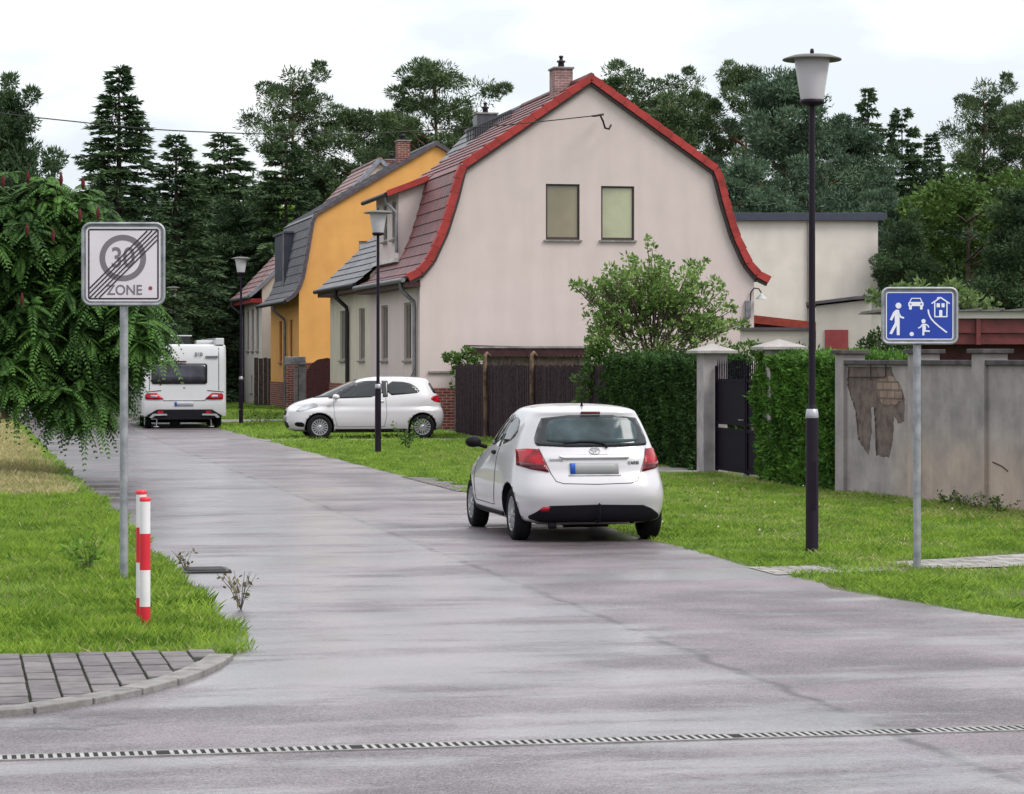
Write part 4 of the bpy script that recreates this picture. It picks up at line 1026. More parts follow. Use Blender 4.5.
# rows deeper in the forest
r0 = random.Random(5)
rows = []
for px in range(-260, 1300, 44):
    kk = r0.choice(['p1', 'p2', 's3', 'p3', 's2', 'd1']); 
    rows.append((kk, px+r0.uniform(-14, 14), 188+r0.uniform(-26, 26), r0.uniform(155, 190), r0.uniform(1.1, 1.4)))
for px in range(-200, 330, 36):
    rows.append((r0.choice(['d1', 's3', 's1', 'd1']), px+r0.uniform(-10, 10), 215+r0.uniform(-28, 26), r0.uniform(126, 148), r0.uniform(1.15, 1.4)))
for px in range(640, 1260, 40):
    rows.append((r0.choice(['d1', 's3', 'w2', 'd1']), px+r0.uniform(-10, 10), 205+r0.uniform(-28, 26), r0.uniform(126, 150), r0.uniform(1.1, 1.35)))
for kk, px, yt, Y, sx in rows:
    plant(kk, px, yt, Y, sx, {'p': 'pine crown deep in the forest, one of the mass behind the first row', 's': 'dark spruce deep in the forest, one of the mass behind the first row', 'w': 'blue green pine deep in the forest, one of the mass behind the first row', 'd': 'dark dense conifer deep in the forest, one of the mass behind the first row'}[kk[0]], 'trees deeper in the forest')
# undergrowth shrubs closing the forest foot
for px in list(range(-150, 185, 34)):
    plant(r0.choice(['d1', 'b1']), px, 318+r0.uniform(-14, 18), r0.uniform(118, 124), 1.8, 'low dark shrub at the forest foot behind the caravan', 'shrubs at the forest foot')

# --- apple tree behind the fence
def px_tree(name, label, blobs, Y, dep, m, per, Ln, Wd, trunk_pts, bk, seed, flat=.9, up=.25, shell=.4, cat='tree'):
    r = np.random.default_rng(seed); base = Vector(trunk_pts[0]); root = thing(name, label, cat, base)
    cs, rs = [], []
    for (px, py, pr) in blobs:
        c = WP(px, py, Y+r.uniform(-dep, dep)); cs.append(np.array(c-base)); rs.append(pr/F*Y)
    q = MB(); q.tube([tuple(Vector(p)-base) for p in trunk_pts], list(np.linspace(.09, .04, len(trunk_pts))), 8)
    top_ = Vector(trunk_pts[-1])-base
    for c, r_ in zip(cs, rs):
        cv = Vector(c); s_ = top_.lerp(Vector((0, 0, 0)), rnd.uniform(0, .35)).lerp(cv, .0 if r_ > .25 else .72); limb_mb(q, s_, cv, .03 if r_ > .25 else .012, .006, -.1)
    q.build('trunk', bk, root)
    cs = np.array(cs); rs = np.array(rs); vols = []
    for c, r_ in zip(cs, rs):
        vols.append(blob_cloud([c], [r_], max(20, int(per*r_*r_)), Ln, Wd, flat, up, r, shell))
    v, f = merge(vols); npmesh('crown', v, f, m, root); return root
apple = [(600, 300, 22), (585, 290, 10), (622, 282, 20), (640, 275, 18), (655, 262, 9), (652, 248, 7), (640, 300, 26), (665, 290, 20), (685, 278, 16), (695, 268, 10), (700, 295, 18),
 (715, 285, 12), (722, 290, 8), (610, 325, 22), (640, 335, 26), (670, 330, 26), (700, 325, 18), (718, 330, 14), (735, 325, 9), (598, 345, 16), (625, 350, 20), (660, 355, 22), (690, 350, 20), (580, 285, 6), (592, 318, 10), (668, 310, 20), (575, 287, 4), (725, 300, 8), (610, 270, 10), (628, 258, 8), (648, 240, 5), (722, 345, 10), (690, 262, 6), (741, 322, 5), (630, 310, 24), (655, 300, 20)]
Ya_ = 57.
ra_ = random.Random(4); apple = [(a, b, c*.76) for a, b, c in apple]
for i in range(60):
    an = R(ra_.uniform(160, 385)); x0 = 656+ra_.uniform(-28, 28); y0 = 316+ra_.uniform(-22, 18); L_ = ra_.uniform(34, 68)*(1.0 if abs(math.cos(an)) > .5 else .82)
    for k_ in range(5):
        f_ = .55+.11*k_; apple.append((x0+math.cos(an)*L_*f_, min(352, y0-math.sin(-an)*L_*f_*.85 if math.sin(an) < 0 else y0+math.sin(an)*L_*f_*.5), 4.2-k_*.5))
px_tree('apple_tree', 'fresh green apple tree behind the hedge against the beige gable', apple, Ya_, .7, leafmat('apple_leaves', (.04, .09, .02), (.24, .36, .10), .5, .3, 1.5), 2100, .10, .027,
    [(GX(655, Ya_), Ya_, 0), (GX(657, Ya_), Ya_, 1.2), (GX(652, Ya_), Ya_, 2.2)], bark, 77, up=.5, shell=.25)
# creeper on the slat fence and vine at its left end
cl = [(590, 375, 9), (586, 390, 8), (592, 362, 9), (600, 385, 10), (580, 402, 6), (596, 352, 10), (604, 350, 10), (575, 380, 4)]
px_tree('climber', 'leafy climbing plant hanging over the right end of the slat fence', cl, 56.5, .1, leafmat('climber_leaves', (.03, .07, .015), (.11, .19, .045), .5, .3, 1.5), 5000, .09, .028,
    [(GX(592, 56.9), 56.9, 0), (GX(592, 56.9), 56.9, 1.8)], bark, 78, cat='plant')
cl = [(455, 358, 5), (463, 362, 8), (472, 356, 6), (456, 372, 5), (455, 385, 4), (450, 360, 4), (480, 362, 6), (466, 351, 4), (446, 357, 3)]
px_tree('climber', 'thin leafy climber at the left corner of the slat fence', cl, 73, .1, MC['climber_leaves'], 4000, .12, .035,
    [(GX(457, 73), 73, 0), (GX(457, 73), 73, 1.8)], bark, 79, cat='plant')
cl = [(745, 352, 12), (730, 350, 6), (772, 356, 10), (800, 352, 8), (758, 349, 8)]
px_tree('garden_shrub', 'shrub growing behind the iron gate between the two gate posts', cl, 55, .3, MC['climber_leaves'], 4000, .09, .028,
    [(GX(752, 55), 55, 0), (GX(752, 55), 55, 1.6)], bark, 80, cat='shrub')
cl = [(868, 348, 12), (880, 342, 14), (893, 350, 12), (905, 352, 10), (872, 358, 10), (888, 338, 9)]
px_tree('garden_shrub', 'dark round shrub behind the grey wall, left under the blue sign', cl, 52, .3, leafmat('shrub_dark', (.012, .03, .01), (.05, .09, .025), .6, .2, 1.5), 6000, .07, .024,
    [(GX(880, 52), 52, 0), (GX(880, 52), 52, 1.8)], bark, 81, cat='shrub')
cl = [(940, 296, 8), (955, 292, 10), (968, 298, 9), (980, 303, 8), (872, 296, 6), (880, 300, 6), (992, 306, 6), (950, 286, 6), (900, 290, 8), (920, 288, 8)]
px_tree('walnut_bush', 'light green bush peeping over the carport roof behind the blue sign', cl, 68, .3, leafmat('walnut_leaves', (.06, .11, .04), (.20, .28, .10), .5, .3, 1.5), 2500, .14, .04,
    [(GX(930, 68), 68, 0), (GX(930, 68), 68, 3.0)], bark, 82, cat='shrub')
# weeds on the verge
def weed(name, label, px, Y, h_, n, m, stems=6, spread=.12):
    r = np.random.default_rng(int(px)); base = Vector((GX(px, Y), Y, 0)); root = thing(name, label, 'plant', base); q = MB(); C = []
    for i in range(stems):
        az = r.random()*6.28; l = spread*r.uniform(.3, 1.4); t_ = np.array([math.cos(az)*l, math.sin(az)*l, h_*r.uniform(.6, 1)])
        q.tube([(0, 0, 0), tuple(t_*np.array([.4, .4, .55])), tuple(t_)], [.004, .003, .0015], 4); 
        for _ in range(n//stems): C.append(t_*np.array([1, 1, 1])*r.uniform(.25, 1)+r.normal(0, .02, 3))
    q.build('stem', bark, root); C = np.array(C); k_ = len(C)
    v, f = blades(C, unit(r.normal(size=(k_, 3))+np.array([0, 0, .3])), r.uniform(.05, .09, k_)*(.5+h_), r.uniform(.012, .024, k_)*(.5+h_), r)
    npmesh('leaves', v, f, m, root)
weed('weed', 'knee high leafy weed on the verge behind the middle lamp post', 408, 60, .85, 130, MC['climber_leaves'], 9, .4)
weed('weed', 'leafy weed tuft beside the far lamp, by the driveway', 262, 82, .7, 140, leaf_green, 9, .8)
weed('weed', 'wiry weed with bare stems leaning over the left road edge beside the bollards', 241, 21.6, .34, 50, leafmat('weed_dry', (.06, .07, .03), (.20, .16, .08), .7, .2), 9, .16)
weed('weed', 'small wiry weed near the dark storm drain cover', 186, 25.5, .22, 40, MC['weed_dry'], 6, .14)
weed('weed', 'seeding grass tuft on the left verge left of the sign pole', 88, 25.0, .42, 140, leaf_lime, 12, .2)
for i, px in enumerate((946, 962, 980, 998)):
    weed('weed', 'low leafy weed at the foot of the grey wall, %s' % ('right behind the blue sign pole', 'second right of the pole', 'third right of the pole', 'by the right picture edge')[i], px, on_line(px, 13.25).y, .25, 90, leaf_green, 8, .25)
# clover flowers
r = np.random.default_rng(3); n = 260; u = 22+r.random(n)*24; v_ = 7.8+r.random(n)*5; ok = in_poly_right(v_, u); u = u[ok]; v_ = v_[ok]
q = MB()
for a, b in zip(v_, u):
    if r.random() < .07:
        p = rf(a, b, .09+r.random()*.03); q.add([p+Vector((-.013, 0, 0)), p+Vector((.013, 0, 0)), p+Vector((0, .013, .0)), p+Vector((0, 0, .018)), p+Vector((0,0,-.01))], [(0,1,3), (1,2,3), (2,0,3), (1,0,4), (2,1,4), (0,2,4)])
tag(q.build('clover_flowers', mat('clover_white', (.7, .7, .6), .7)), 'tiny white clover blossoms in the verge grass', 'flowers', kind='stuff')

# --- staghorn sumac at the left
Ysu = 47.
def sumac():
    r = np.random.default_rng(99); base = Vector((GX(-75, Ysu), Ysu+.5, 0)); root = thing('sumac_tree', 'spreading sumac with long feathery leaves and dark red cones hanging over the left verge', 'tree', base)
    blobs = [(20, 228, 55), (68, 222, 46), (100, 245, 34), (0, 290, 70), (55, 300, 66), (105, 300, 50), (135, 335, 30), (55, 355, 54), (0, 345, 60), (95, 375, 42), (118, 360, 28), (12, 370, 28), (75, 396, 30), (88, 406, 16), (66, 412, 9),
             (-60, 250, 80), (-90, 340, 90), (-40, 365, 50), (148, 348, 20), (58, 398, 15), (40, 200, 26), (-120, 240, 80), (98, 392, 22), (-150, 320, 80), (118, 268, 22)]
    C, RR = [], []
    for px, py, pr in blobs: C.append(np.array(WP(px, py, Ysu+r.uniform(-.9, .9))-base)); RR.append(pr/F*Ysu)
    C = np.array(C); RR = np.array(RR)
    q = MB(); q.tube([(0, 0, -.1), (.1, 0, 1.0), (.3, -.1, 2.0)], [.16, .13, .10], 8)
    q.tube([(-.3, .2, -.1), (-.5, .3, 1.0), (-.6, .3, 2.6)], [.12, .10, .07], 8)
    for c in C: limb_mb(q, (.3, -.1, 1.9) if c[0] > 0 else (-.5, .3, 1.8), c, .06, .02, -.12, 6)
    q.build('trunk', mat('sumac_bark', (.085, .06, .05), .9, .3, 6), root)
    # rosettes
    pos, dr_ = [], []
    for c, R_ in zip(C, RR):
        k_ = int(60*R_*R_)+5
        d_ = unit(r.normal(size=(k_, 3))); p_ = c+d_*R_*r.uniform(.35, 1.18, (k_, 1))*np.array([1, .9, .9]); pos.append(p_); dr_.append(d_)
    pos = np.concatenate(pos); dr_ = np.concatenate(dr_)
    V = []; npairs = 11
    rosettes = []
    for p_, d_ in zip(pos, dr_):
        ax_ = unit((d_*.8+np.array([0, 0, .75]))[None])[0]; rosettes.append((p_, ax_))
        nl = r.integers(6, 10)
        for k_ in range(nl):
            rv = r.normal(size=3); side = np.cross(ax_, rv); side /= np.linalg.norm(side)
            dir0 = ax_*r.uniform(.15, .7)+side; dir0 /= np.linalg.norm(dir0); Lr = r.uniform(.26, .60)
            ts = np.linspace(.12, 1, npairs)
            down = np.array([0, 0, -1.])
            rach = p_+dir0*(ts*Lr)[:, None]+down*((ts**2)*Lr*r.uniform(.45, .85))[:, None]
            tan = dir0[None]+down[None]*(ts[:, None]*1.3); tan = unit(tan)
            lat = unit(np.cross(tan, np.array([[0, 0, 1.]])+r.normal(0, .15, (1, 3))))
            ll = (.125*np.sin(np.pi*(.18+.72*ts)))
            for sg_ in (-1, 1):
                dd = unit(lat*sg_*.85+tan*.5+down[None]*r.uniform(.2, .6)); nrm = unit(np.cross(dd, tan))
                wv_ = unit(np.cross(nrm, dd))*(.021)
                v4 = np.empty((npairs, 4, 3)); v4[:, 0] = rach; v4[:, 1] = rach+dd*(ll*.4)[:, None]+wv_; v4[:, 2] = rach+dd*ll[:, None]; v4[:, 3] = rach+dd*(ll*.4)[:, None]-wv_
                V.append(v4.reshape(-1, 3))
    V = np.concatenate(V); npmesh('crown', V, np.arange(len(V)).reshape(-1, 4), leafmat('sumac_leaves', (.008, .026, .009), (.085, .185, .035), .6, .22, .9), root)
    # cones at the upper tips
    red = mat('sumac_cone', (.085, .012, .014), .8, .3, 20, .6, 60)
    for px, py in ((3, 182), (28, 178), (61, 180), (83, 184), (98, 214), (80, 216), (27, 231), (53, 236), (22, 300), (-20, 215)):
        c = WP(px, py, Ysu-1.1-r.random()*.4)-base; q = MB(); q.lathe([(.012, -.10), (.028, -.05), (.036, 0), (.028, .06), (.010, .12), (0, .13)], 7, c=c); q.build('flower_cone', red, root)
sumac()

# ------------------------------------------------------------------ street lamps
post_m = mat('lamp_post_black', (.008, .003, .011), .5, .12, 6, spec=.2)
lantern_m = mat('lantern_opal', (.44, .42, .45), .35, .04, 3, transl=0)
def lamp():
    o = thing('street_lamp', 'near black street lamp with a white lantern, between the hedge and the blue sign', 'street lamp', (0, 0, 0), 0, 'street lamps along the right verge')
    q = MB(); q.lathe([(.07, -.1), (.07, .03), (.066, .05), (.066, 1.42), (.060, 1.47), (.040, 1.52), (.036, 1.56), (.034, 3.0), (.031, 4.6), (.031, 4.64)], 20); pl_ = q.build('pole', post_m, o)
    q = MB(); q.lathe([(.0665, 1.40), (.0695, 1.42), (.060, 1.485), (.042, 1.50)], 20); q.build('collar', mat('collar_grey', (.32, .32, .36), .35, metal=.4), pl_)
    q = MB(); q.box(-.035, .035, -.069, -.064, .45, .95); q.build('hatch', post_m, pl_)
    q = MB(); q.lathe([(.0, 4.63), (.06, 4.635), (.128, 4.655), (.128, 4.69), (.118, 4.70), (0, 4.70)], 28); q.build('base_ring', post_m, o)
    q = MB(); q.lathe([(.116, 4.70), (.122, 4.72), (.188, 5.13), (.186, 5.145), (0, 5.15)], 32); q.build('lantern', lantern_m, o)
    q = MB(); q.lathe([(.17, 5.135), (.30, 5.105), (.308, 5.112), (.302, 5.124), (.20, 5.158), (.0, 5.178)], 32); ro = q.build('roof', mat('lamp_hat', (.075, .07, .065), .5, .15), o)
    q = MB(); q.lathe([(.018, 5.17), (.022, 5.20), (.016, 5.228), (0, 5.23)], 10); q.build('knob', post_m, ro)
    return o
lp = lamp(); lp.location = (GX(812, 28.0), 28.0, 0)
for px, Y, lab in ((378, 57.2, 'black street lamp standing in front of the parked white car'), (241, 83.0, 'black street lamp beside the caravan, in front of the far cream house'), (173, 116.5, 'far street lamp whose white lantern shows just above the caravan')):
    c = copy_tree(lp); c.location = (GX(px, Y), Y, 0); c['label'] = lab

# ------------------------------------------------------------------ text helper
def text_mesh(s, size, depth=.002, bold=0.):
    cu = bpy.data.curves.new('t', 'FONT'); cu.body = s; cu.size = size; cu.extrude = depth; cu.align_x = 'CENTER'; cu.align_y = 'CENTER'; cu.offset = bold
    o = bpy.data.objects.new('t', cu); S.collection.objects.link(o); dg = bpy.context.evaluated_depsgraph_get(); dg.update()
    me = bpy.data.meshes.new_from_object(o.evaluated_get(dg)); bpy.data.objects.remove(o); return me
def put_text(name, s, size, m, parent, loc, rot=(R(90), 0, 0), sx=1., bold=0., depth=.001):
    me = text_mesh(s, size, depth, bold); me.materials.clear(); me.materials.append(m); o = bpy.data.objects.new(name, me); S.collection.objects.link(o)
    o.parent = parent; o.location = loc; o.rotation_euler = rot; o.scale = (sx, 1, 1); return o

# ------------------------------------------------------------------ signs
galv = mat('galvanised', (.30, .31, .33), .5, .25, 9, .2, 40, metal=.45, col2=(.17, .18, .20))
sign_white = mat('sign_white', (.56, .52, .57), .45, .04, 3); sign_black = mat('sign_black', (.015, .012, .015), .45)
sign_grey = mat('sign_grey', (.14, .12, .14), .45, .05); sign_blue = mat('sign_blue', (.003, .035, .31), .5, .05, 3)
sign_sym = mat('sign_symbol_white', (.66, .67, .75), .45, .03, 5)
def rrect(w_, h_, r_, n=6, cx=0, cz=0):
    P = []
    for sx, sz, a0 in ((1, 1, 0), (-1, 1, 90), (-1, -1, 180), (1, -1, 270)):
        for k_ in range(n+1):
            a = R(a0+90*k_/n); P.append((cx+sx*(w_/2-r_)+r_*math.cos(a), cz+sz*(h_/2-r_)+r_*math.sin(a)))
    return P
def frame_ring(q, w_, h_, r_, t_, y, rad):
    P = rrect(w_, h_, r_, 8); P.append(P[0]); P.append(P[1]); q.tube([(x, y, z) for x, z in P], rad, 8, caps=False)
def ring_flat(q, w_, h_, r_, t_, y0, y1):
    A_ = rrect(w_, h_, r_); B_ = rrect(w_-2*t_, h_-2*t_, max(r_-t_, .004)); n = len(A_)
    vs = [(x, y, z) for y in (y0, y1) for P in (A_, B_) for x, z in P]
    fs = []
    for i in range(n):
        j = (i+1) % n
        fs += [(i, j, n+j, n+i), (2*n+i, 3*n+i, 3*n+j, 2*n+j), (i, 2*n+i, 2*n+j, j), (n+i, n+j, 3*n+j, 3*n+i)]
    q.add(vs, fs)
# zone sign
Yz = 24.2; zs = thing('zone_sign', 'square end of 30 zone road sign struck through with black bars on a galvanised pole', 'road sign', (GX(124, Yz), Yz, 0), R(1))
q = MB(); q.tube([(0, 0, -.1), (0, 0, 2.50)], .037, 14); q.build('pole', galv, zs)
q = MB(); q.tube([(0, .0, 2.50), (0, .0, 3.16)], .030, 12); q.build('bracket', galv, zs)
cz = 2.858; wz = .725
q = MB(); frame_ring(q, wz, wz, .075, 0, -.045, .013); q.prism([(x, z) for x, z in rrect(wz, wz, .07, cz=0)], -.035, -.030)
q.v = [(x, y, z+cz) for x, y, z in q.v]; q.build('frame', galv, zs)
def sp_(mb, name, m, parent): mb.v = [(x, y, z+cz) for x, y, z in mb.v]; return mb.build(name, m, parent)
q = MB(); q.prism(rrect(.665, .665, .045), -.042, -.036); plate = sp_(q, 'sign_plate', sign_white, zs)
q = MB(); ring_flat(q, .632, .632, .02, .014, -.0440, -.0422); sp_(q, 'border', sign_black, plate)
q = MB(); n = 48
cx_, cz_ = -.005, .055
for i in range(n):
    a, b = 2*math.pi*i/n, 2*math.pi*(i+1)/n; ri, ro_ = .158, .208
    q.add([(cx_+r_*math.cos(t_), y, cz_+r_*math.sin(t_)) for y in (-.0440, -.0422) for r_, t_ in ((ri, a), (ro_, a), (ro_, b), (ri, b))], [(0,3,2,1), (4,5,6,7), (1,2,6,5), (0,4,7,3)])
sp_(q, 'ring', sign_grey, plate)
put_text('numerals', '30', .255, sign_grey, plate, (cx_+.0, -.0432, cz+cz_-.005), sx=.86, bold=.003)
put_text('lettering', 'ZONE', .125, sign_grey, plate, (.01, -.0432, cz-.235), sx=.92, bold=.002)
q = MB()
half = .300
for k_ in range(5):
    o_ = (k_-2)*.030  # offset perpendicular to the diagonal, bars clipped by the border
    pts_c = []
    for (a, b) in ((-half, None), (half, None)): pass
    # line z = x*1 + c
    c_ = o_*1.414; x0 = max(-half, -half-c_); x1 = min(half, half-c_)
    hw = .0062*1.414/1.0
    q.add([(x, y, z) for y in (-.0462, -.0444) for x, z in ((x0, x0+c_-hw), (x1, x1+c_-hw), (x1, min(half+.01, x1+c_+hw)), (x0, x0+c_+hw))], [(0,1,2,3), (4,7,6,5), (0,4,5,1), (1,5,6,2), (2,6,7,3), (3,7,4,0)])
sp_(q, 'bars', sign_black, plate)
q = MB(); q.add(*[[(0+.2415+.018*math.cos(t_), -.0445, -.215+.018*math.sin(t_)) for t_ in np.linspace(0, 6.283, 17)[:-1]], [tuple(range(16))]]); sp_(q, 'sticker', mat('sticker_red', (.35, .05, .04), .5, .3, 60), plate)

# blue traffic calmed sign
Yb = 25.6; bs = thing('street_sign', 'blue play street sign with walker, child, ball, car and house on a galvanised pole', 'road sign', (GX(917, Yb), Yb, 0), R(1))
q = MB(); q.tube([(0, 0, -.1), (0, 0, 2.16)], .038, 14); q.build('pole', galv, bs)
q = MB(); q.tube([(0, .0, 2.16), (0, .0, 2.62)], .030, 12); q.build('bracket', galv, bs)
cz = 2.418; ox = .018
q = MB(); frame_ring(q, .705, .520, .06, 0, -.045, .0135); q.prism(rrect(.70, .515, .055), -.036, -.031)
q.v = [(x+ox, y, z) for x, y, z in q.v]; sp_(q, 'frame', galv, bs)
q = MB(); q.prism(rrect(.642, .452, .028), -.042, -.037); q.v = [(x+ox, y, z) for x, y, z in q.v]; bp = sp_(q, 'sign_plate', sign_blue, bs)
q = MB(); ring_flat(q, .640, .450, .027, .0085, -.0440, -.0422); q.v = [(x+ox, y, z) for x, y, z in q.v]; sp_(q, 'border', sign_sym, bp)
# symbols traced in the zoomed crop: 1024 px = 120 px, centre of the plate at (505, 395); 1 crop px -> metres
kz = 120/1024*Yb/F
def cpt(x, y): return (ox+(x-505)*kz, -(y-395)*kz)
def poly_c(q, P): q.prism([cpt(*p) for p in P], -.0440, -.0423)
def disc_c(q, x, y, r_): q.prism([(cpt(x, y)[0]+r_*kz*math.cos(t_), cpt(x, y)[1]+r_*kz*math.sin(t_)) for t_ in np.linspace(0, 6.283, 21)[:-1]], -.0440, -.0423)
def stroke(q, P, w_):
    for i, (a, b) in enumerate(zip(P[:-1], P[1:])):
        a = Vector(a); b = Vector(b); t_ = (b-a).normalized(); n_ = Vector((-t_.y, t_.x))*w_/2
        q.prism([cpt(*p) for p in (a-n_, b-n_, b+n_, a+n_)], -.0440-.0001*i, -.0423)
    for j, p in enumerate(P): q.prism([(cpt(*p)[0]+w_/2*kz*math.cos(t_), cpt(*p)[1]+w_/2*kz*math.sin(t_)) for t_ in np.linspace(0, 6.283, 13)[:-1]], -.0441-.00012*j-.0001, -.0423)
q = MB(); disc_c(q, 324, 308, 25); poly_c(q, [(302, 342), (330, 345), (334, 440), (334, 560), (310, 560), (308, 478), (268, 552), (246, 545), (292, 455), (292, 390), (268, 436), (250, 428), (278, 365)])
stroke(q, [(326, 372), (342, 404), (366, 412)], 15); sp_(q, 'walker_symbol', sign_sym, bp)
q = MB(); disc_c(q, 538, 440, 18); poly_c(q, [(524, 462), (552, 462), (560, 500), (556, 516), (592, 520), (592, 532), (546, 530), (544, 562), (528, 562), (528, 500)])
stroke(q, [(528, 468), (512, 490), (496, 498)], 10); stroke(q, [(552, 466), (572, 474), (582, 490)], 10); sp_(q, 'child_symbol', sign_sym, bp)
q = MB(); disc_c(q, 437, 550, 18); sp_(q, 'ball_symbol', sign_sym, bp)
q = MB(); poly_c(q, [(408, 282), (418, 276), (526, 276), (538, 282), (538, 312), (408, 312)]); stroke(q, [(418, 280), (436, 246), (510, 246), (526, 280)], 8); 
q.prism([cpt(*p) for p in ((414, 308), (438, 308), (438, 336), (432, 342), (420, 342), (414, 336))], -.0446, -.0423); q.prism([cpt(*p) for p in ((508, 308), (530, 308), (530, 336), (524, 342), (512, 342), (508, 336))], -.0446, -.0423)
cs_ = sp_(q, 'car_symbol', sign_sym, bp)
q = MB(); 
for x, y in ((428, 295), (518, 295)): q.prism([(cpt(x, y)[0]+7*kz*math.cos(t_), cpt(x, y)[1]+7*kz*math.sin(t_)) for t_ in np.linspace(0, 6.283, 13)[:-1]], -.0455, -.0442)
sp_(q, 'headlamps', sign_blue, cs_)
q = MB(); stroke(q, [(610, 288), (684, 238), (758, 288)], 11); stroke(q, [(634, 280), (634, 402), (738, 402), (738, 280)], 10); stroke(q, [(657, 256), (657, 240), (672, 238)], 8)
poly_c(q, [(650, 288), (678, 288), (678, 322), (650, 322)]); poly_c(q, [(692, 288), (718, 288), (718, 322), (692, 322)]); poly_c(q, [(672, 346), (698, 346), (698, 398), (672, 398)]); sp_(q, 'house_symbol', sign_sym, bp)
q = MB(); stroke(q, [(578, 346), (584, 378), (600, 415), (628, 448), (668, 484), (734, 534)], 13); sp_(q, 'kerb_symbol', sign_sym, bp)

# ------------------------------------------------------------------ bollards
bred = mat('bollard_red', (.52, .010, .025), .4, .08, 5); bwhite = mat('bollard_white', (.62, .60, .62), .45, .06, 6)
for px, Y, h_, lab in ((145, 20.0, .985, 'front one of the two red and white striped posts on the left verge'), (141.3, 20.75, 1.0, 'rear one of the two red and white striped posts, half hidden by the front one')):
    o = thing('bollard', lab, 'bollard', (GX(px, Y), Y, 0), 0, 'red and white posts'); b = .175
    zs_ = [-.05, b, b+.27, b+.54, h_-.03]
    for i in range(4):
        q = MB(); q.lathe([(.040, zs_[i]), (.040, zs_[i+1])], 18); q.build('band', bred if i % 2 == 0 else bwhite, o)
    q = MB(); q.lathe([(.041, h_-.032), (.042, h_-.012), (.036, h_), (0, h_+.002)], 18); q.build('cap', bred, o)

# ------------------------------------------------------------------ overhead cable
P = [(592, 116, 77.6), (536, 122, 77), (480, 127, 76.5), (383, 133, 76), (340, 134.5, 75), (266, 134, 74), (159, 129.6, 72), (70, 121, 71), (0, 113, 70), (-120, 96, 68), (-300, 62, 66)]
sm_ = catmull([tuple(WP(*p)) for p in P], 6); q = MB(); q.tube(sm_, .016, 5)
tag(q.build('overhead_cable', mat('cable_black', (.02, .02, .02), .6)), 'thin dark overhead cable hanging from the gable bracket to the left', 'cable')

# ------------------------------------------------------------------ vehicles
paint_white = mat('car_paint_white', (.45, .437, .46), .3, .02, 1., spec=.5, coat=.8)
trim_black = mat('trim_black', (.009, .008, .011), .6, .1, spec=.22)
gloss_black = mat('gloss_black', (.008, .008, .010), .12, .1, spec=.6)
tyre_m = mat('tyre', (.012, .011, .013), .8, .2, 20, spec=.2)
hub_m = mat('hub_silver', (.36, .36, .38), .35, .1, metal=.6)
chrome = mat('chrome', (.62, .62, .64), .12, .05, metal=.9)
red_lens = mat('red_lens', (.38, .004, .015), .2, .35, 9, spec=.3)
red_dark = mat('red_lens_dark', (.10, .004, .012), .2, .3, 9, spec=.3)
seam_m = mat('panel_gap', (.05, .047, .05), .6)
glass_dark = mat('car_glass', (.010, .013, .016), .05, .3, 2, spec=.5)
glass_rear = mat('car_glass_rear', (.055, .085, .095), .10, .45, 2.2, spec=.25)
plate_m = mat('plate_grey', (.26, .26, .27), .5, .02); plate_blue = mat('plate_blue', (.01, .09, .5), .4)
clear_lens = mat('clear_lens', (.34, .34, .37), .08, .28, 5, spec=.8, coat=.8)

def contour_body(rows, arches, n_u=128, sub=5):
    """rows: z, rear, front, half width, rear exponent, front exponent; local x right, y forward (rear bumper at y=0)"""
    Rw = catmull([tuple(r_) for r_ in rows], sub); n = n_u
    V = []; 
    for (z, r_, f_, w_, nr, nf) in Rw:
        mid = r_+(f_-r_)*.45; ring = []
        for k_ in range(720):
            t_ = 2*math.pi*k_/720-math.pi/2      # start at the rear
            c_, s_ = math.sin(t_), math.cos(t_)
            e = nr if c_ < 0 else nf; a = (mid-r_) if c_ < 0 else (f_-mid)
            ring.append((w_*math.copysign(abs(s_)**(2/e), s_), mid+a*math.copysign(abs(c_)**(2/e), c_)))
        ra = np.array(ring+[ring[0]]); cum = np.concatenate([[0], np.cumsum(np.hypot(*(ra[1:]-ra[:-1]).T))])
        tt = np.linspace(0, cum[-1], n+1)[:-1]; xs_ = np.interp(tt, cum, ra[:, 0]); ys_ = np.interp(tt, cum, ra[:, 1])
        for x, y in zip(xs_, ys_):
            # wheel arch flare
            if .3 < z < .85:
                for ya, rr in arches: x *= 1+.012*math.exp(-((y-ya)/.42)**2)*math.exp(-((z-.55)/.2)**2)
            V.append((x, y, z))
    q = MB(); m = len(Rw); Fc = [(i*n+k_, i*n+(k_+1) % n, (i+1)*n+(k_+1) % n, (i+1)*n+k_) for i in range(m-1) for k_ in range(n)]
    q.add(V, Fc, 0, True); q.f.append(list(range(n))[::-1]); q.m.append(1); q.sm.append(False)
    q.f.append([ (m-1)*n+k_ for k_ in range(n)]); q.m.append(0); q.sm.append(True)
    return q
def bvh_of(o):
    me = o.data; return BVHTree.FromPolygons([v.co.copy() for v in me.vertices], [tuple(p.vertices) for p in me.polygons])
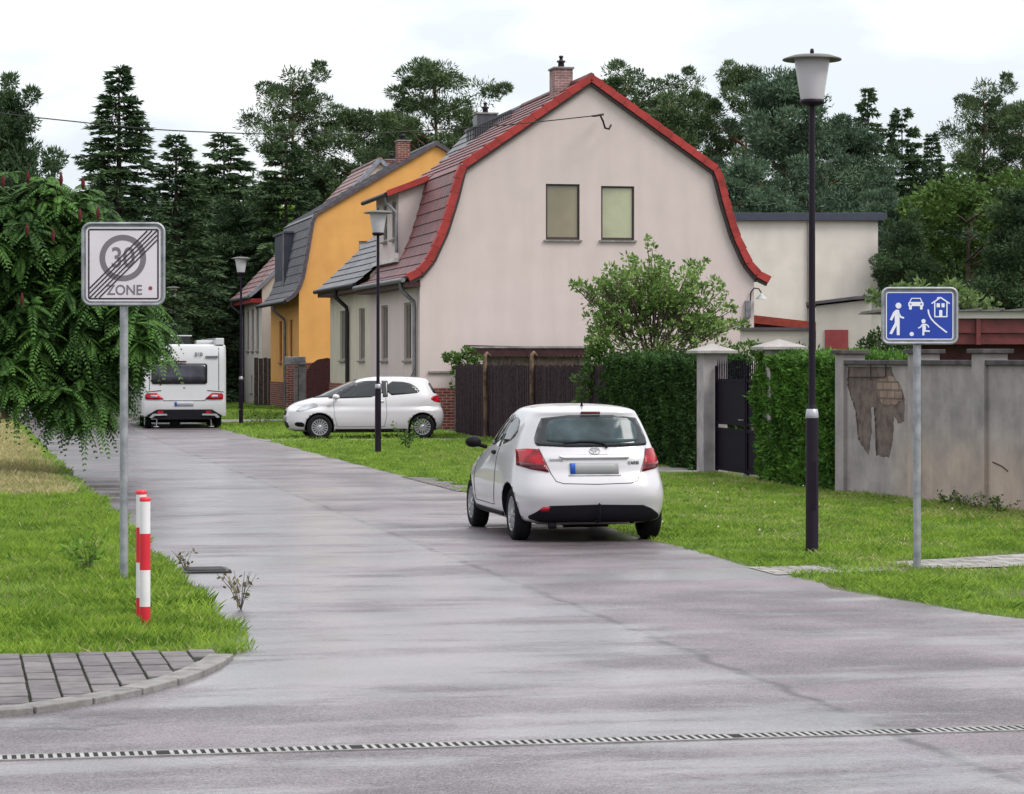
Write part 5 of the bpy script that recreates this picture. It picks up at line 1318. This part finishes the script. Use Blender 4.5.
def conform(bvh, poly, view, off, m, name, parent, cell=.04, rounds=0):
    """a thin fitted panel: outline in the side (y,z), rear or front (x,z) view laid onto the body surface"""
    if rounds: poly = chaikin(list(poly), rounds)
    bm = bmesh.new(); vs = [bm.verts.new((a, b, 0)) for a, b in poly]; bm.faces.new(vs)
    xs = [p[0] for p in poly]; zs = [p[1] for p in poly]
    for ax_, lo, hi in ((0, min(xs), max(xs)), (1, min(zs), max(zs))):
        k_ = lo+cell
        while k_ < hi:
            nrm = (1, 0, 0) if ax_ == 0 else (0, 1, 0); co = (k_, 0, 0) if ax_ == 0 else (0, k_, 0)
            bmesh.ops.bisect_plane(bm, geom=bm.verts[:]+bm.edges[:]+bm.faces[:], plane_co=co, plane_no=nrm); k_ += cell
    outv = []; bm.verts.ensure_lookup_table()
    for v in bm.verts:
        a, b = v.co.x, v.co.y
        if view == 'left': o_, d_ = Vector((-3, a, b)), Vector((1, 0, 0))
        elif view == 'right': o_, d_ = Vector((3, a, b)), Vector((-1, 0, 0))
        elif view == 'rear': o_, d_ = Vector((a, -3, b)), Vector((0, 1, 0))
        else: o_, d_ = Vector((a, 8, b)), Vector((0, -1, 0))
        h_ = bvh.ray_cast(o_, d_)
        if h_[0] is None: p_ = None
        else:
            nn_ = h_[1]
            if nn_.dot(d_) > 0: nn_ = -nn_
            p_ = h_[0]+nn_*off
        outv.append(p_)
    good = [p for p in outv if p is not None]
    for i, p in enumerate(outv):
        if p is None:
            v = bm.verts[i]; 
            if good: p = min(good, key=lambda g_: (g_.z-v.co.y)**2+((g_.y if view in ('left', 'right') else g_.x)-v.co.x)**2)
            outv[i] = p
    for v, p in zip(bm.verts, outv): v.co = p
    bmesh.ops.dissolve_degenerate(bm, dist=1e-5, edges=bm.edges[:])
    c0 = Vector((0, 1.9, .8)); bmesh.ops.recalc_face_normals(bm, faces=bm.faces[:])
    # a real, thin edge
    if bm.faces:
        bm.faces.ensure_lookup_table(); s_ = sum((f.normal.dot(f.calc_center_median()-c0) for f in bm.faces))
        if s_ < 0: bmesh.ops.reverse_faces(bm, faces=bm.faces[:])
    for f in bm.faces: f.smooth = True
    me = bpy.data.meshes.new(name); bm.to_mesh(me); bm.free(); me.materials.append(m)
    o = bpy.data.objects.new(name, me); S.collection.objects.link(o); o.parent = parent
    so_ = o.modifiers.new('s', 'SOLIDIFY'); so_.thickness = off*1.6; so_.offset = -1
    return o
def seamline(bvh, pts, view, m, name, parent, w_=.009, off=.001, closed=False):
    """narrow panel gap following the body"""
    P = []
    if closed: pts = pts+[pts[0]]
    for a, b in zip(pts[:-1], pts[1:]):
        n = max(1, int(math.dist(a, b)/.05))
        for i in range(n): P.append((a[0]+(b[0]-a[0])*i/n, a[1]+(b[1]-a[1])*i/n))
    P.append(pts[-1]); C = []
    for a, b in P:
        if view == 'left': o_, d_ = Vector((-3, a, b)), Vector((1, 0, 0))
        elif view == 'rear': o_, d_ = Vector((a, -3, b)), Vector((0, 1, 0))
        elif view == 'front': o_, d_ = Vector((a, 8, b)), Vector((0, -1, 0))
        else: o_, d_ = Vector((3, a, b)), Vector((-1, 0, 0))
        h_ = bvh.ray_cast(o_, d_)
        if h_[0] is not None:
            nn_ = h_[1] if h_[1].dot(d_) < 0 else -h_[1]
            C.append(h_[0]+nn_*off)
    q = MB(); q.tube(C, w_/2, 6); return q.build(name, m, parent)
def wheel(parent, x, y, r_, wd, side, spokes, name='wheel'):
    wo = bpy.data.objects.new(name, None); S.collection.objects.link(wo); wo.parent = parent; wo.location = (x, y, r_-parent.location.z); wo.rotation_euler = (0, R(90)*side, 0)
    q = MB(); h_ = wd/2
    q.lathe([(r_*.66, -h_), (r_*.90, -h_), (r_*.98, -h_*.78), (r_, -h_*.5), (r_, h_*.5), (r_*.98, h_*.78), (r_*.90, h_), (r_*.66, h_*.98), (r_*.64, h_*.7)], 40); q.build('tyre', tyre_m, wo)
    q = MB(); q.lathe([(r_*.66, h_*.90), (r_*.62, h_*.98), (r_*.60, h_*.72), (r_*.55, h_*.45)], 40); q.lathe([(r_*.16, h_*.86), (r_*.13, h_*.95), (0, h_*.97)], 24)
    q.lathe([(r_*.62, h_*.42), (0, h_*.40)], 30, 1)
    for i in range(spokes):
        a = 2*math.pi*i/spokes; M_ = Matrix.Rotation(a, 4, 'Z'); ws = .05*r_*(10/spokes)**.6*1.3
        vs = [(r_*.12, -ws*.7, h_*.70), (r_*.64, -ws*1.1, h_*.70), (r_*.64, ws*1.1, h_*.70), (r_*.12, ws*.7, h_*.70), (r_*.12, -ws*.7, h_*.88), (r_*.64, -ws*1.1, h_*.92), (r_*.64, ws*1.1, h_*.92), (r_*.12, ws*.7, h_*.88)]
        q.add([M_ @ Vector(v) for v in vs], [(0,3,2,1), (4,5,6,7), (0,1,5,4), (1,2,6,5), (2,3,7,6), (3,0,4,7)])
    q.build('rim', [hub_m, trim_black], wo); return wo
def make_body(car, rows, axles, r_arch, hw, rocker=True):
    q = contour_body(rows, [(a, 0) for a in axles]); body = q.build('body', [paint_white, trim_black], car, fix=True)
    c = MB()
    for ya in axles:
        for s_ in (-1, 1):
            M_ = Matrix.Translation((s_*(hw+.05), ya, .30)) @ Matrix.Rotation(R(90), 4, 'Y')
            t_ = MB(); t_.lathe([(0, -.33), (r_arch, -.33), (r_arch, .33), (0, .33)], 48); c.add([M_ @ Vector(v) for v in t_.v], t_.f, 0, True)
    co = c.build('cutter', trim_black); co.parent = car
    m = body.modifiers.new('b', 'BOOLEAN'); m.operation = 'DIFFERENCE'; m.object = co; m.solver = 'EXACT'; m.material_mode = 'TRANSFER'
    bpy.context.view_layer.update(); apply_mods(body); bpy.data.objects.remove(co)
    body.data.update()
    e_ = body.modifiers.new('w', 'WEIGHTED_NORMAL'); 
    return body
def attach(o, parent): o.parent = parent

# --- white hatchback seen from behind
rows1 = [(.19, .32, 3.70, .66, 5, 4), (.235, .11, 3.82, .80, 6, 4), (.30, .05, 3.90, .84, 6, 4), (.40, .025, 3.93, .862, 6, 4), (.50, .0, 3.95, .868, 6, 4), (.60, .005, 3.94, .868, 5.6, 4), (.70, .045, 3.88, .862, 5.2, 3.8),
         (.78, .085, 3.78, .854, 5, 3.4), (.86, .105, 3.60, .842, 4.8, 3.0), (.93, .125, 3.35, .826, 4.6, 3.0), (.99, .16, 3.05, .804, 4.4, 3.0), (1.06, .20, 2.84, .776, 4.4, 3.2), (1.14, .25, 2.67, .740, 4.6, 3.4), (1.22, .30, 2.50, .702, 4.8, 3.6),
         (1.30, .345, 2.33, .662, 5, 3.8), (1.37, .375, 2.17, .622, 5, 4), (1.42, .375, 2.04, .588, 5, 4), (1.445, .40, 1.96, .562, 4.6, 4), (1.465, .50, 1.86, .52, 4.2, 4), (1.482, .66, 1.76, .46, 3.6, 3.6), (1.496, .84, 1.66, .37, 3, 3), (1.505, 1.04, 1.52, .24, 2.6, 2.6), (1.509, 1.2, 1.36, .08, 2.2, 2.2)]
HD1 = R(11.2)
dirv = Vector((-math.sin(HD1), math.cos(HD1), 0)); axle = Vector((.80, 30.1, 0)); org = axle-dirv*.70
c1 = thing('white_hatchback', 'white hatchback seen from behind, parked at the right edge of the wet road', 'car', org, HD1, 'white cars parked along the street')
AX1 = (.70, 3.20)
b1 = make_body(c1, rows1, AX1, .345, .845); bv = bvh_of(b1)
conform(bv, [(-.60, 1.045), (-.64, 1.10), (-.585, 1.26), (-.515, 1.392), (.515, 1.392), (.585, 1.26), (.64, 1.10), (.60, 1.045)], 'rear', .005, glass_dark, 'rear_window', b1, .05, 1)
conform(bv, [(-.50, 1.085), (-.52, 1.15), (-.50, 1.28), (-.42, 1.365), (.42, 1.365), (.50, 1.28), (.52, 1.15), (.50, 1.085)], 'rear', .0075, glass_rear, 'rear_window_clear', b1, .05, 3)
for s_ in (-1, 1):
    tl = conform(bv, [(s_*a, z) for a, z in ((.52, .775), (.60, 1.02), (.70, 1.025), (.775, 1.01), (.79, .93), (.80, .84), (.70, .805))], 'rear', .010, red_lens, 'tail_light', b1, .035, 0)
    conform(bv, [(s_*a, z) for a, z in ((.525, .778), (.56, .86), (.70, .865), (.785, .88), (.795, .845), (.70, .808))], 'rear', .013, red_dark, 'lower_lens', tl, .035, 0)
# hatch gap, chrome strip, plate, badges
seamline(bv, [(-.60, 1.03), (-.555, .90), (-.50, .76), (-.455, .68), (-.38, .655), (0, .645), (.38, .655), (.455, .68), (.50, .76), (.555, .90), (.60, 1.03)], 'rear', seam_m, 'hatch_gap', b1)
conform(bv, [(-.40, .945), (-.36, .915), (.36, .915), (.40, .945), (.37, .955), (-.37, .955)], 'rear', .02, chrome, 'chrome_strip', b1, .02)
pl = conform(bv, [(-.29, .75), (.25, .75), (.25, .872), (-.29, .872)], 'rear', .014, plate_m, 'number_plate', b1, .09)
conform(bv, [(-.29, .752), (-.235, .752), (-.235, .87), (-.29, .87)], 'rear', .017, plate_blue, 'blue_band', pl, .1)
conform(bv, [(-.31, .735), (.27, .735), (.27, .750), (-.31, .750)], 'rear', .010, mat('plate_holder', (.5, .5, .52), .4), 'plate_holder', b1, .1)
# oval emblem of three crossing ovals
def ell(cx, cz_, a, b, n=22): return [(cx+a*math.cos(t_), cz_+b*math.sin(t_)) for t_ in np.linspace(0, 6.2832, n)[:-1]]
em = seamline(bv, ell(0, 1.003, .058, .036), 'rear', hub_m, 'emblem', b1, .010, .006, closed=True)
seamline(bv, ell(0, 1.018, .038, .014), 'rear', hub_m, 'emblem_oval', em, .008, .006, closed=True); seamline(bv, ell(0, 1.003, .014, .032), 'rear', hub_m, 'emblem_oval', em, .008, .006, closed=True)
def badge(s, size, x, z, m_=hub_m):
    h_ = bv.ray_cast(Vector((x, -3, z)), Vector((0, 1, 0))); y = h_[0].y-.006; ang = math.atan2(h_[1].x, -h_[1].y)
    put_text('badge', s, size, m_, b1, (x, y, z), (R(90), 0, ang), bold=.0015, depth=.002)
badge('YARIS', .052, .425, .872, mat('badge_dark', (.12, .12, .13), .3, metal=.6)); badge('TOYOTA', .036, -.44, .905, mat('badge_grey', (.28, .28, .29), .4, metal=.5))
# lower bumper, reflectors, brake light
conform(bv, [(-.60, .235), (-.72, .27), (-.73, .30), (-.62, .375), (-.52, .415), (0, .425), (.52, .415), (.62, .375), (.73, .30), (.72, .27), (.60, .235)], 'rear', .010, trim_black, 'lower_bumper', b1, .03, 0)
for s_ in (-1,): conform(bv, [(s_*.655, .352), (s_*.53, .358), (s_*.53, .405), (s_*.60, .402)], 'rear', .012, red_lens, 'reflector', b1, .06)
conform(bv, [(-.11, 1.408), (.11, 1.408), (.105, 1.428), (-.105, 1.428)], 'rear', .010, red_dark, 'brake_light', b1, .06)
# bumper crease, wiper, antenna
q = MB(); P_ = []
for a, z in ((.15, 1.035), (.10, 1.072), (.0, 1.092), (-.15, 1.095), (-.34, 1.075)):
    h_ = bv.ray_cast(Vector((a, -3, z)), Vector((0, 1, 0))); P_.append(h_[0]+h_[1]*.02)
q.tube(P_, [.016, .014, .012, .010, .006], 6); q.build('rear_wiper', trim_black, b1)
h_ = bv.ray_cast(Vector((-.02, .72, 3)), Vector((0, 0, -1)))[0]; q = MB(); q.tube([h_-Vector((0, 0, .01)), h_+Vector((0, 0, .02)), h_+Vector((0, -.06, .20))], [.022, .012, .004], 6); q.build('aerial', trim_black, b1)
# side glass
def side_windows(bvh, body, front, rear, pillar):
    for side in ('left', 'right'):
        w1 = conform(bvh, front, side, .005, glass_dark, 'side_window', body, .06, 1); w2 = conform(bvh, rear, side, .005, glass_dark, 'side_window', body, .06, 1)
        conform(bvh, pillar, side, .004, gloss_black, 'pillar_trim', body, .05)
side_windows(bv, b1, [(1.58, 1.02), (1.60, 1.375), (1.90, 1.385), (2.12, 1.34), (2.42, 1.19), (2.72, 1.035)], [(.86, 1.17), (.98, 1.28), (1.12, 1.345), (1.50, 1.37), (1.49, 1.035), (1.10, 1.08)], [(1.49, 1.02), (1.51, 1.38), (1.60, 1.38), (1.585, 1.01)])
for side in ('left', 'right'):
    seamline(bv, [(1.53, .36), (1.48, .6), (1.50, 1.0)], side, seam_m, 'door_gap', b1); seamline(bv, [(2.70, .36), (2.78, .6), (2.76, 1.0)], side, seam_m, 'door_gap', b1); seamline(bv, [(1.53, .36), (2.70, .36)], side, seam_m, 'door_gap', b1)
    conform(bv, [(1.62, .925), (1.80, .925), (1.80, .965), (1.62, .965)], side, .022, trim_black, 'door_handle', b1, .06, 1)
    conform(bv, [(1.06, .26), (2.84, .26), (2.84, .30), (1.06, .30)], side, .012, trim_black, 'sill_trim', b1, .1)
conform(bv, [(-.60, 1.03), (-.66, 1.08), (-.50, 1.40), (.50, 1.40), (.66, 1.08), (.60, 1.03)], 'front', .005, glass_dark, 'windscreen', b1, .06, 1)
for s_ in (-1, 1):
    conform(bv, [(s_*.5, .66), (s_*.72, .64), (s_*.82, .80), (s_*.74, .86), (s_*.52, .74)], 'front', .006, clear_lens, 'headlight', b1, .05, 1)
conform(bv, [(-.48, .32), (.48, .32), (.40, .56), (-.40, .56)], 'front', .006, trim_black, 'grille', b1, .06)
def mirror(body, x, y, z, m_, side):
    q = MB(); n = 12
    prof = [(0, .02), (.02, .07), (.08, .088), (.14, .078), (.165, .03), (.168, .0)]
    ob = [(-d_, r_) for d_, r_ in prof]
    vs = []; 
    for d_, r_ in prof:
        for k_ in range(n):
            t_ = 6.2832*k_/n; vs.append((x+side*(.02+.115*(1+math.cos(t_))*.5*1.7*(r_/.088)**.5) if False else x+side*(.11+.10*math.cos(t_)*(r_/.088)), y+d_-.02, z+.068*math.sin(t_)*(r_/.088)))
    fs = [(i*n+k_, i*n+(k_+1) % n, (i+1)*n+(k_+1) % n, (i+1)*n+k_) for i in range(len(prof)-1) for k_ in range(n)]+[tuple(range(n))]
    q.add(vs, fs, 0, True); o = q.build('mirror', m_, body)
    q = MB(); q.tube([(x-side*.05, y+.05, z-.06), (x+side*.06, y+.05, z-.03)], .028, 6); q.build('mirror_foot', trim_black, o)
for s_ in (-1, 1): mirror(b1, s_*.80, 2.50, 1.04, trim_black, s_)
for s_ in (-1, 1):
    for ya in AX1: wheel(c1, s_*.735, ya, .298, .185, s_, 12)
q = MB(); q.tube([(-.70, .70, .28), (.70, .70, .28)], .05, 8); q.tube([(-.25, .62, .23), (.25, .62, .23)], .09, 10)
q.box(-.45, .5, .6, 3.2, .18, .24); q.build('axle', trim_black, c1)
q = MB(); q.tube([(0, .3, .24), (0, .02, .24), (0, -.06, .26), (0, -.07, .40)], .018, 8); q.lathe([(0, -.03), (.026, 0), (0, .03)], 10, c=(0, -.07, .42)); q.build('tow_bar', trim_black, c1)
q = MB(); q.tube([(.42, .16, .235), (.42, .5, .25)], .032, 10); q.build('exhaust', trim_black, c1)
q = MB(); q.tube([(-.52, .14, .20), (-.44, .14, .20)], .045, 8); q.build('tow_socket', trim_black, c1)

# --- second white hatchback, side on in the driveway
rows2 = [(.19, .24, 3.58, .66, 5, 4), (.235, .10, 3.70, .78, 5, 4), (.30, .05, 3.75, .82, 5, 4), (.40, .015, 3.78, .85, 5, 4), (.50, .0, 3.79, .86, 5, 3.8), (.60, .0, 3.79, .86, 5, 3.6), (.70, .02, 3.77, .855, 5, 3.4),
         (.78, .045, 3.71, .836, 4, 2.5), (.86, .06, 3.59, .828, 4, 2.6), (.93, .075, 3.40, .816, 4, 2.7), (.99, .10, 3.18, .80, 4, 2.8), (1.05, .13, 2.98, .778, 4, 3), (1.13, .18, 2.82, .742, 4.2, 3.2), (1.22, .24, 2.62, .70, 4.4, 3.4),
         (1.31, .295, 2.42, .655, 4.6, 3.6), (1.38, .335, 2.25, .618, 4.6, 3.8), (1.43, .36, 2.11, .582, 4.6, 4), (1.465, .40, 1.98, .545, 4.4, 4), (1.49, .50, 1.86, .50, 4, 4), (1.507, .66, 1.74, .43, 3.6, 3.6), (1.52, .86, 1.62, .33, 3, 3), (1.527, 1.04, 1.48, .2, 2.6, 2.6), (1.53, 1.2, 1.36, .08, 2.2, 2.2)]
AX2 = (.58, 3.04)
Yw = 69.0; hd = R(90+10.5)                        # heading left and slightly towards the viewer
dirv = Vector((-math.sin(hd), math.cos(hd), 0)); lft = Vector((-dirv.y, dirv.x, 0))
near_rear = Vector((GX(422.5, 68.3), 68.3, 0)); org = near_rear-dirv*AX2[0]*1.06-lft*.82
c2 = thing('white_hatchback', 'white car seen side on, nose to the left, behind a black lamp post', 'car', org, hd, 'white cars parked along the street')
c2.scale = (1.0, 1.06, 1.04)
b2 = make_body(c2, rows2, AX2, .345, .84); bv2 = bvh_of(b2)
side_windows(bv2, b2, [(1.52, 1.03), (1.53, 1.41), (1.85, 1.42), (2.10, 1.39), (2.45, 1.22), (2.86, 1.00), (2.70, .985)], [(.60, 1.13), (.72, 1.28), (.92, 1.385), (1.40, 1.41), (1.42, 1.06), (1.0, 1.09)], [(1.41, 1.03), (1.39, 1.415), (1.54, 1.42), (1.53, 1.02)])
for side in ('left', 'right'):
    seamline(bv2, [(1.50, .30), (1.44, .6), (1.46, 1.02)], side, seam_m, 'door_gap', b2); seamline(bv2, [(2.62, .30), (2.70, .6), (2.70, 1.0)], side, seam_m, 'door_gap', b2); seamline(bv2, [(1.50, .31), (2.62, .31)], side, seam_m, 'door_gap', b2)
    conform(bv2, [(1.50, .90), (1.70, .90), (1.70, .94), (1.50, .94)], side, .022, paint_white, 'door_handle', b2, .06, 1)
    conform(bv2, [(.95, .21), (2.66, .21), (2.66, .25), (.95, .25)], side, .010, trim_black, 'sill_trim', b2, .1)
    hl = conform(bv2, [(3.02, .80), (3.10, .88), (3.30, .87), (3.52, .76), (3.60, .67), (3.45, .68), (3.25, .74)], side, .006, clear_lens, 'headlight', b2, .04, 1)
    conform(bv2, [(3.36, .30), (3.60, .32), (3.62, .42), (3.42, .42)], side, .006, trim_black, 'fog_lamp', b2, .05, 1)
    conform(bv2, [(.07, .88), (.10, 1.06), (.30, 1.05), (.38, .98), (.26, .90)], side, .008, red_lens, 'tail_light', b2, .04, 1)
    conform(bv2, [(2.78, .80), (2.86, .80), (2.86, .825), (2.78, .825)], side, .006, mat('indicator', (.5, .3, .1), .3), 'indicator', b2, .05)
conform(bv2, [(-.58, 1.0), (-.68, 1.08), (-.52, 1.44), (.52, 1.44), (.68, 1.08), (.58, 1.0)], 'front', .005, glass_dark, 'windscreen', b2, .06, 1)
conform(bv2, [(-.54, 1.10), (-.58, 1.14), (-.50, 1.41), (.50, 1.41), (.58, 1.14), (.54, 1.10)], 'rear', .005, glass_dark, 'rear_window', b2, .06, 1)
conform(bv2, [(-.22, .58), (.22, .58), (.28, .70), (-.28, .70)], 'front', .006, trim_black, 'grille', b2, .05, 1); conform(bv2, [(-.42, .27), (.42, .27), (.36, .44), (-.36, .44)], 'front', .006, trim_black, 'lower_grille', b2, .05, 1)
conform(bv2, [(-.26, .46), (.26, .46), (.26, .56), (-.26, .56)], 'front', .012, plate_m, 'number_plate', b2, .08)
conform(bv2, [(-.30, .60), (.30, .60), (.30, .72), (-.30, .72)], 'rear', .008, plate_m, 'number_plate', b2, .08)
for s_ in (-1, 1): mirror(b2, s_*.80, 2.60, 1.03, paint_white, s_)
h_ = bv2.ray_cast(Vector((0, .75, 3)), Vector((0, 0, -1)))[0]; q = MB(); q.tube([h_-Vector((0, 0, .01)), h_+Vector((0, -.10, .20))], [.012, .004], 6); q.build('aerial', trim_black, b2)
for s_ in (-1, 1):
    for ya in AX2: wheel(c2, s_*.735, ya, .30, .185, s_, 16)
q = MB(); q.tube([(-.70, AX2[0], .28), (.70, AX2[0], .28)], .05, 8); q.box(-.5, .5, .5, 3.2, .16, .22); q.build('axle', trim_black, c2)

# --- white caravan
Yv = 79.0; cvw = 2.46
corner = Vector((GX(226.5, Yv), Yv, 0)); org = corner-Vector((CT, ST, 0))*(cvw/2)-Vector((0, 0, .14))
cv = thing('caravan', 'white caravan seen from behind on the road with a wide dark rear window', 'caravan', org, TH)
car_white = mat('caravan_white', (.44, .44, .455), .3, .03, 1, coat=.5)
q = MB(); zs_ = .62
# side profile (y,z): rounded rear, extruded across the width with softened corners
prof = [(0.02, .50), (-.02, .62), (0.0, .95), (.03, 1.25), (.05, 2.1), (.08, 2.42), (.14, 2.55), (.30, 2.60), (5.4, 2.60), (5.8, 2.4), (6.1, 1.9), (6.2, 1.0), (6.0, .50)]
V = []; n = len(prof); xsec = [(-1, .93, .12), (-.985, .975, .05), (-.94, 1, 0), (-.5, 1, -.012), (0, 1, -.015), (.5, 1, -.012), (.94, 1, 0), (.985, .975, .05), (1, .93, .12)]
for fx, sc_, ins in xsec:
    for (y, z) in prof: V.append((fx*cvw/2, y+(ins if y < 3 else -ins), .5+(z-.5)*(sc_*.25+.75 if z > 1 else 1)))
Fv = [(i*n+k_, i*n+(k_+1) % n, (i+1)*n+(k_+1) % n, (i+1)*n+k_) for i in range(len(xsec)-1) for k_ in range(n)]
q.add(V, Fv, 0, True); q.add(V[:n], [tuple(range(n))]); q.add(V[-n:], [tuple(range(n))[::-1]])
cb_ = q.build('body', car_white, cv); e_ = cb_.modifiers.new('e', 'EDGE_SPLIT'); e_.split_angle = R(40)
bv3 = BVHTree.FromPolygons([Vector(v) for v in V], Fv)
rw = conform(bv3, rrect(1.62, .60, .07, 4, -.14, 1.74), 'rear', .02, gloss_black, 'rear_window', cb_, .15)
conform(bv3, rrect(1.46, .48, .05, 4, -.14, 1.75), 'rear', .024, mat('caravan_pane', (.05, .05, .07), .12, .4, 2), 'pane', rw, .15)
for s_ in (-1, 1):
    t_ = conform(bv3, [(s_*a, z) for a, z in ((.60, 1.0), (.80, .985), (1.12, .995), (1.14, 1.10), (1.10, 1.17), (.80, 1.18))], 'rear', .03, red_lens, 'tail_light', cb_, .08)
    conform(bv3, [(s_*a, z) for a, z in ((.78, 1.04), (.98, 1.04), (.98, 1.12), (.80, 1.12))], 'rear', .036, clear_lens, 'reversing_lens', t_, .08)
    conform(bv3, [(s_*a, z) for a, z in ((.66, 1.24), (1.15, 1.20), (1.15, 1.215), (.68, 1.26))], 'rear', .01, trim_black, 'trim_line', cb_, .1)
    conform(bv3, [(s_*1.00, 1.25), (s_*1.015, 1.25), (s_*1.015, 2.5), (s_*1.00, 2.5)], 'rear', .008, seam_m, 'corner_rail', cb_, .15)
pl = conform(bv3, [(-.28, .80), (.26, .80), (.26, .92), (-.28, .92)], 'rear', .02, mat('plate_pale', (.45, .46, .5), .5), 'number_plate', cb_, .1)
conform(bv3, [(-.28, .80), (-.22, .80), (-.22, .92), (-.28, .92)], 'rear', .024, plate_blue, 'blue_band', pl, .1)
conform(bv3, [(-.62, .955), (.62, .955), (.60, .985), (-.60, .985)], 'rear', .015, mat('ledge_grey', (.35, .35, .37), .4), 'ledge', cb_, .1)
bb = MB(); bb.prism([(-1.08, .48), (-1.10, .52), (-.80, .70), (.80, .70), (1.10, .52), (1.08, .48), (.70, .40), (-.70, .40)], -.10, .35); bo = bb.build('bumper', trim_black, cv, bevel=.02)
for s_ in (-1, 1):
    q = MB(); q.prism([(s_*a, z) for a, z in ((1.02, .47), (.92, .575), (.52, .575), (.50, .53), (.86, .52), (.95, .45))], -.14, -.103); q.build('bumper_trim', hub_m, bo)
    q = MB(); q.prism([(s_*a, z) for a, z in ((.62, .585), (.78, .585), (.78, .66), (.62, .66))], -.125, -.103); q.build('reflector', red_lens, bo)
    q = MB(); q.tube([(s_*.78, .1, .42), (s_*.80, .1, .20)], .022, 6); q.lathe([(.09, 0), (.09, .02), (0, .02)], 12, c=(s_*.80, .1, .19)); q.build('corner_steady', hub_m, cv)
    wheel(cv, s_*1.02, 2.9, .31, .19, s_, 8)
    wheel(cv, s_*1.02, .62, .27, .19, s_, 8)
q = MB(); q.tube([(-1, 2.9, .3), (1, 2.9, .3)], .05, 8); q.box(-.9, .9, .3, 6, .42, .50); q.lathe([(.0, -.12), (.14, -.1), (.16, 0), (.12, .1), (0, .12)], 14, c=(-.25, .3, .33)); q.build('chassis', trim_black, cv)
q = MB(); q.box(-.72, .30, 1.2, 2.2, 2.60, 2.66); q.box(-.70, .28, 1.22, 2.18, 2.66, 2.84); q.build('roof_hatch', gloss_black, cv); q = MB(); q.box(-.74, .32, 1.15, 2.25, 2.842, 2.875); q.build('hatch_lid', car_white, cv, bevel=.01)
q = MB(); q.box(.42, .95, .8, 1.6, 2.60, 2.72); q.build('roof_vent', car_white, cv, bevel=.03); q = MB(); q.box(.92, 1.17, .12, 5, 2.58, 2.78); q.build('awning_rail', car_white, cv, bevel=.02)
def wtext(s, size, x, z, y): put_text('lettering', s, size, mat('decal_grey', (.10, .10, .12), .5), cb_, (x, y, z), (R(90), 0, 0), bold=.006, depth=.003)
wtext('560', .15, .42, 2.30, .02)
q = MB(); q.prism([(.62, 2.20), (.98, 2.20), (.98, 2.26), (.62, 2.26)], .01, .04); q.build('decal', mat('decal_grey', (.1,)*3), cb_)
q = MB(); q.prism([(-.5, 2.085), (.06, 2.085), (.06, 2.115), (-.5, 2.115)], -.005, .04); q.build('brake_light', red_dark, cb_)
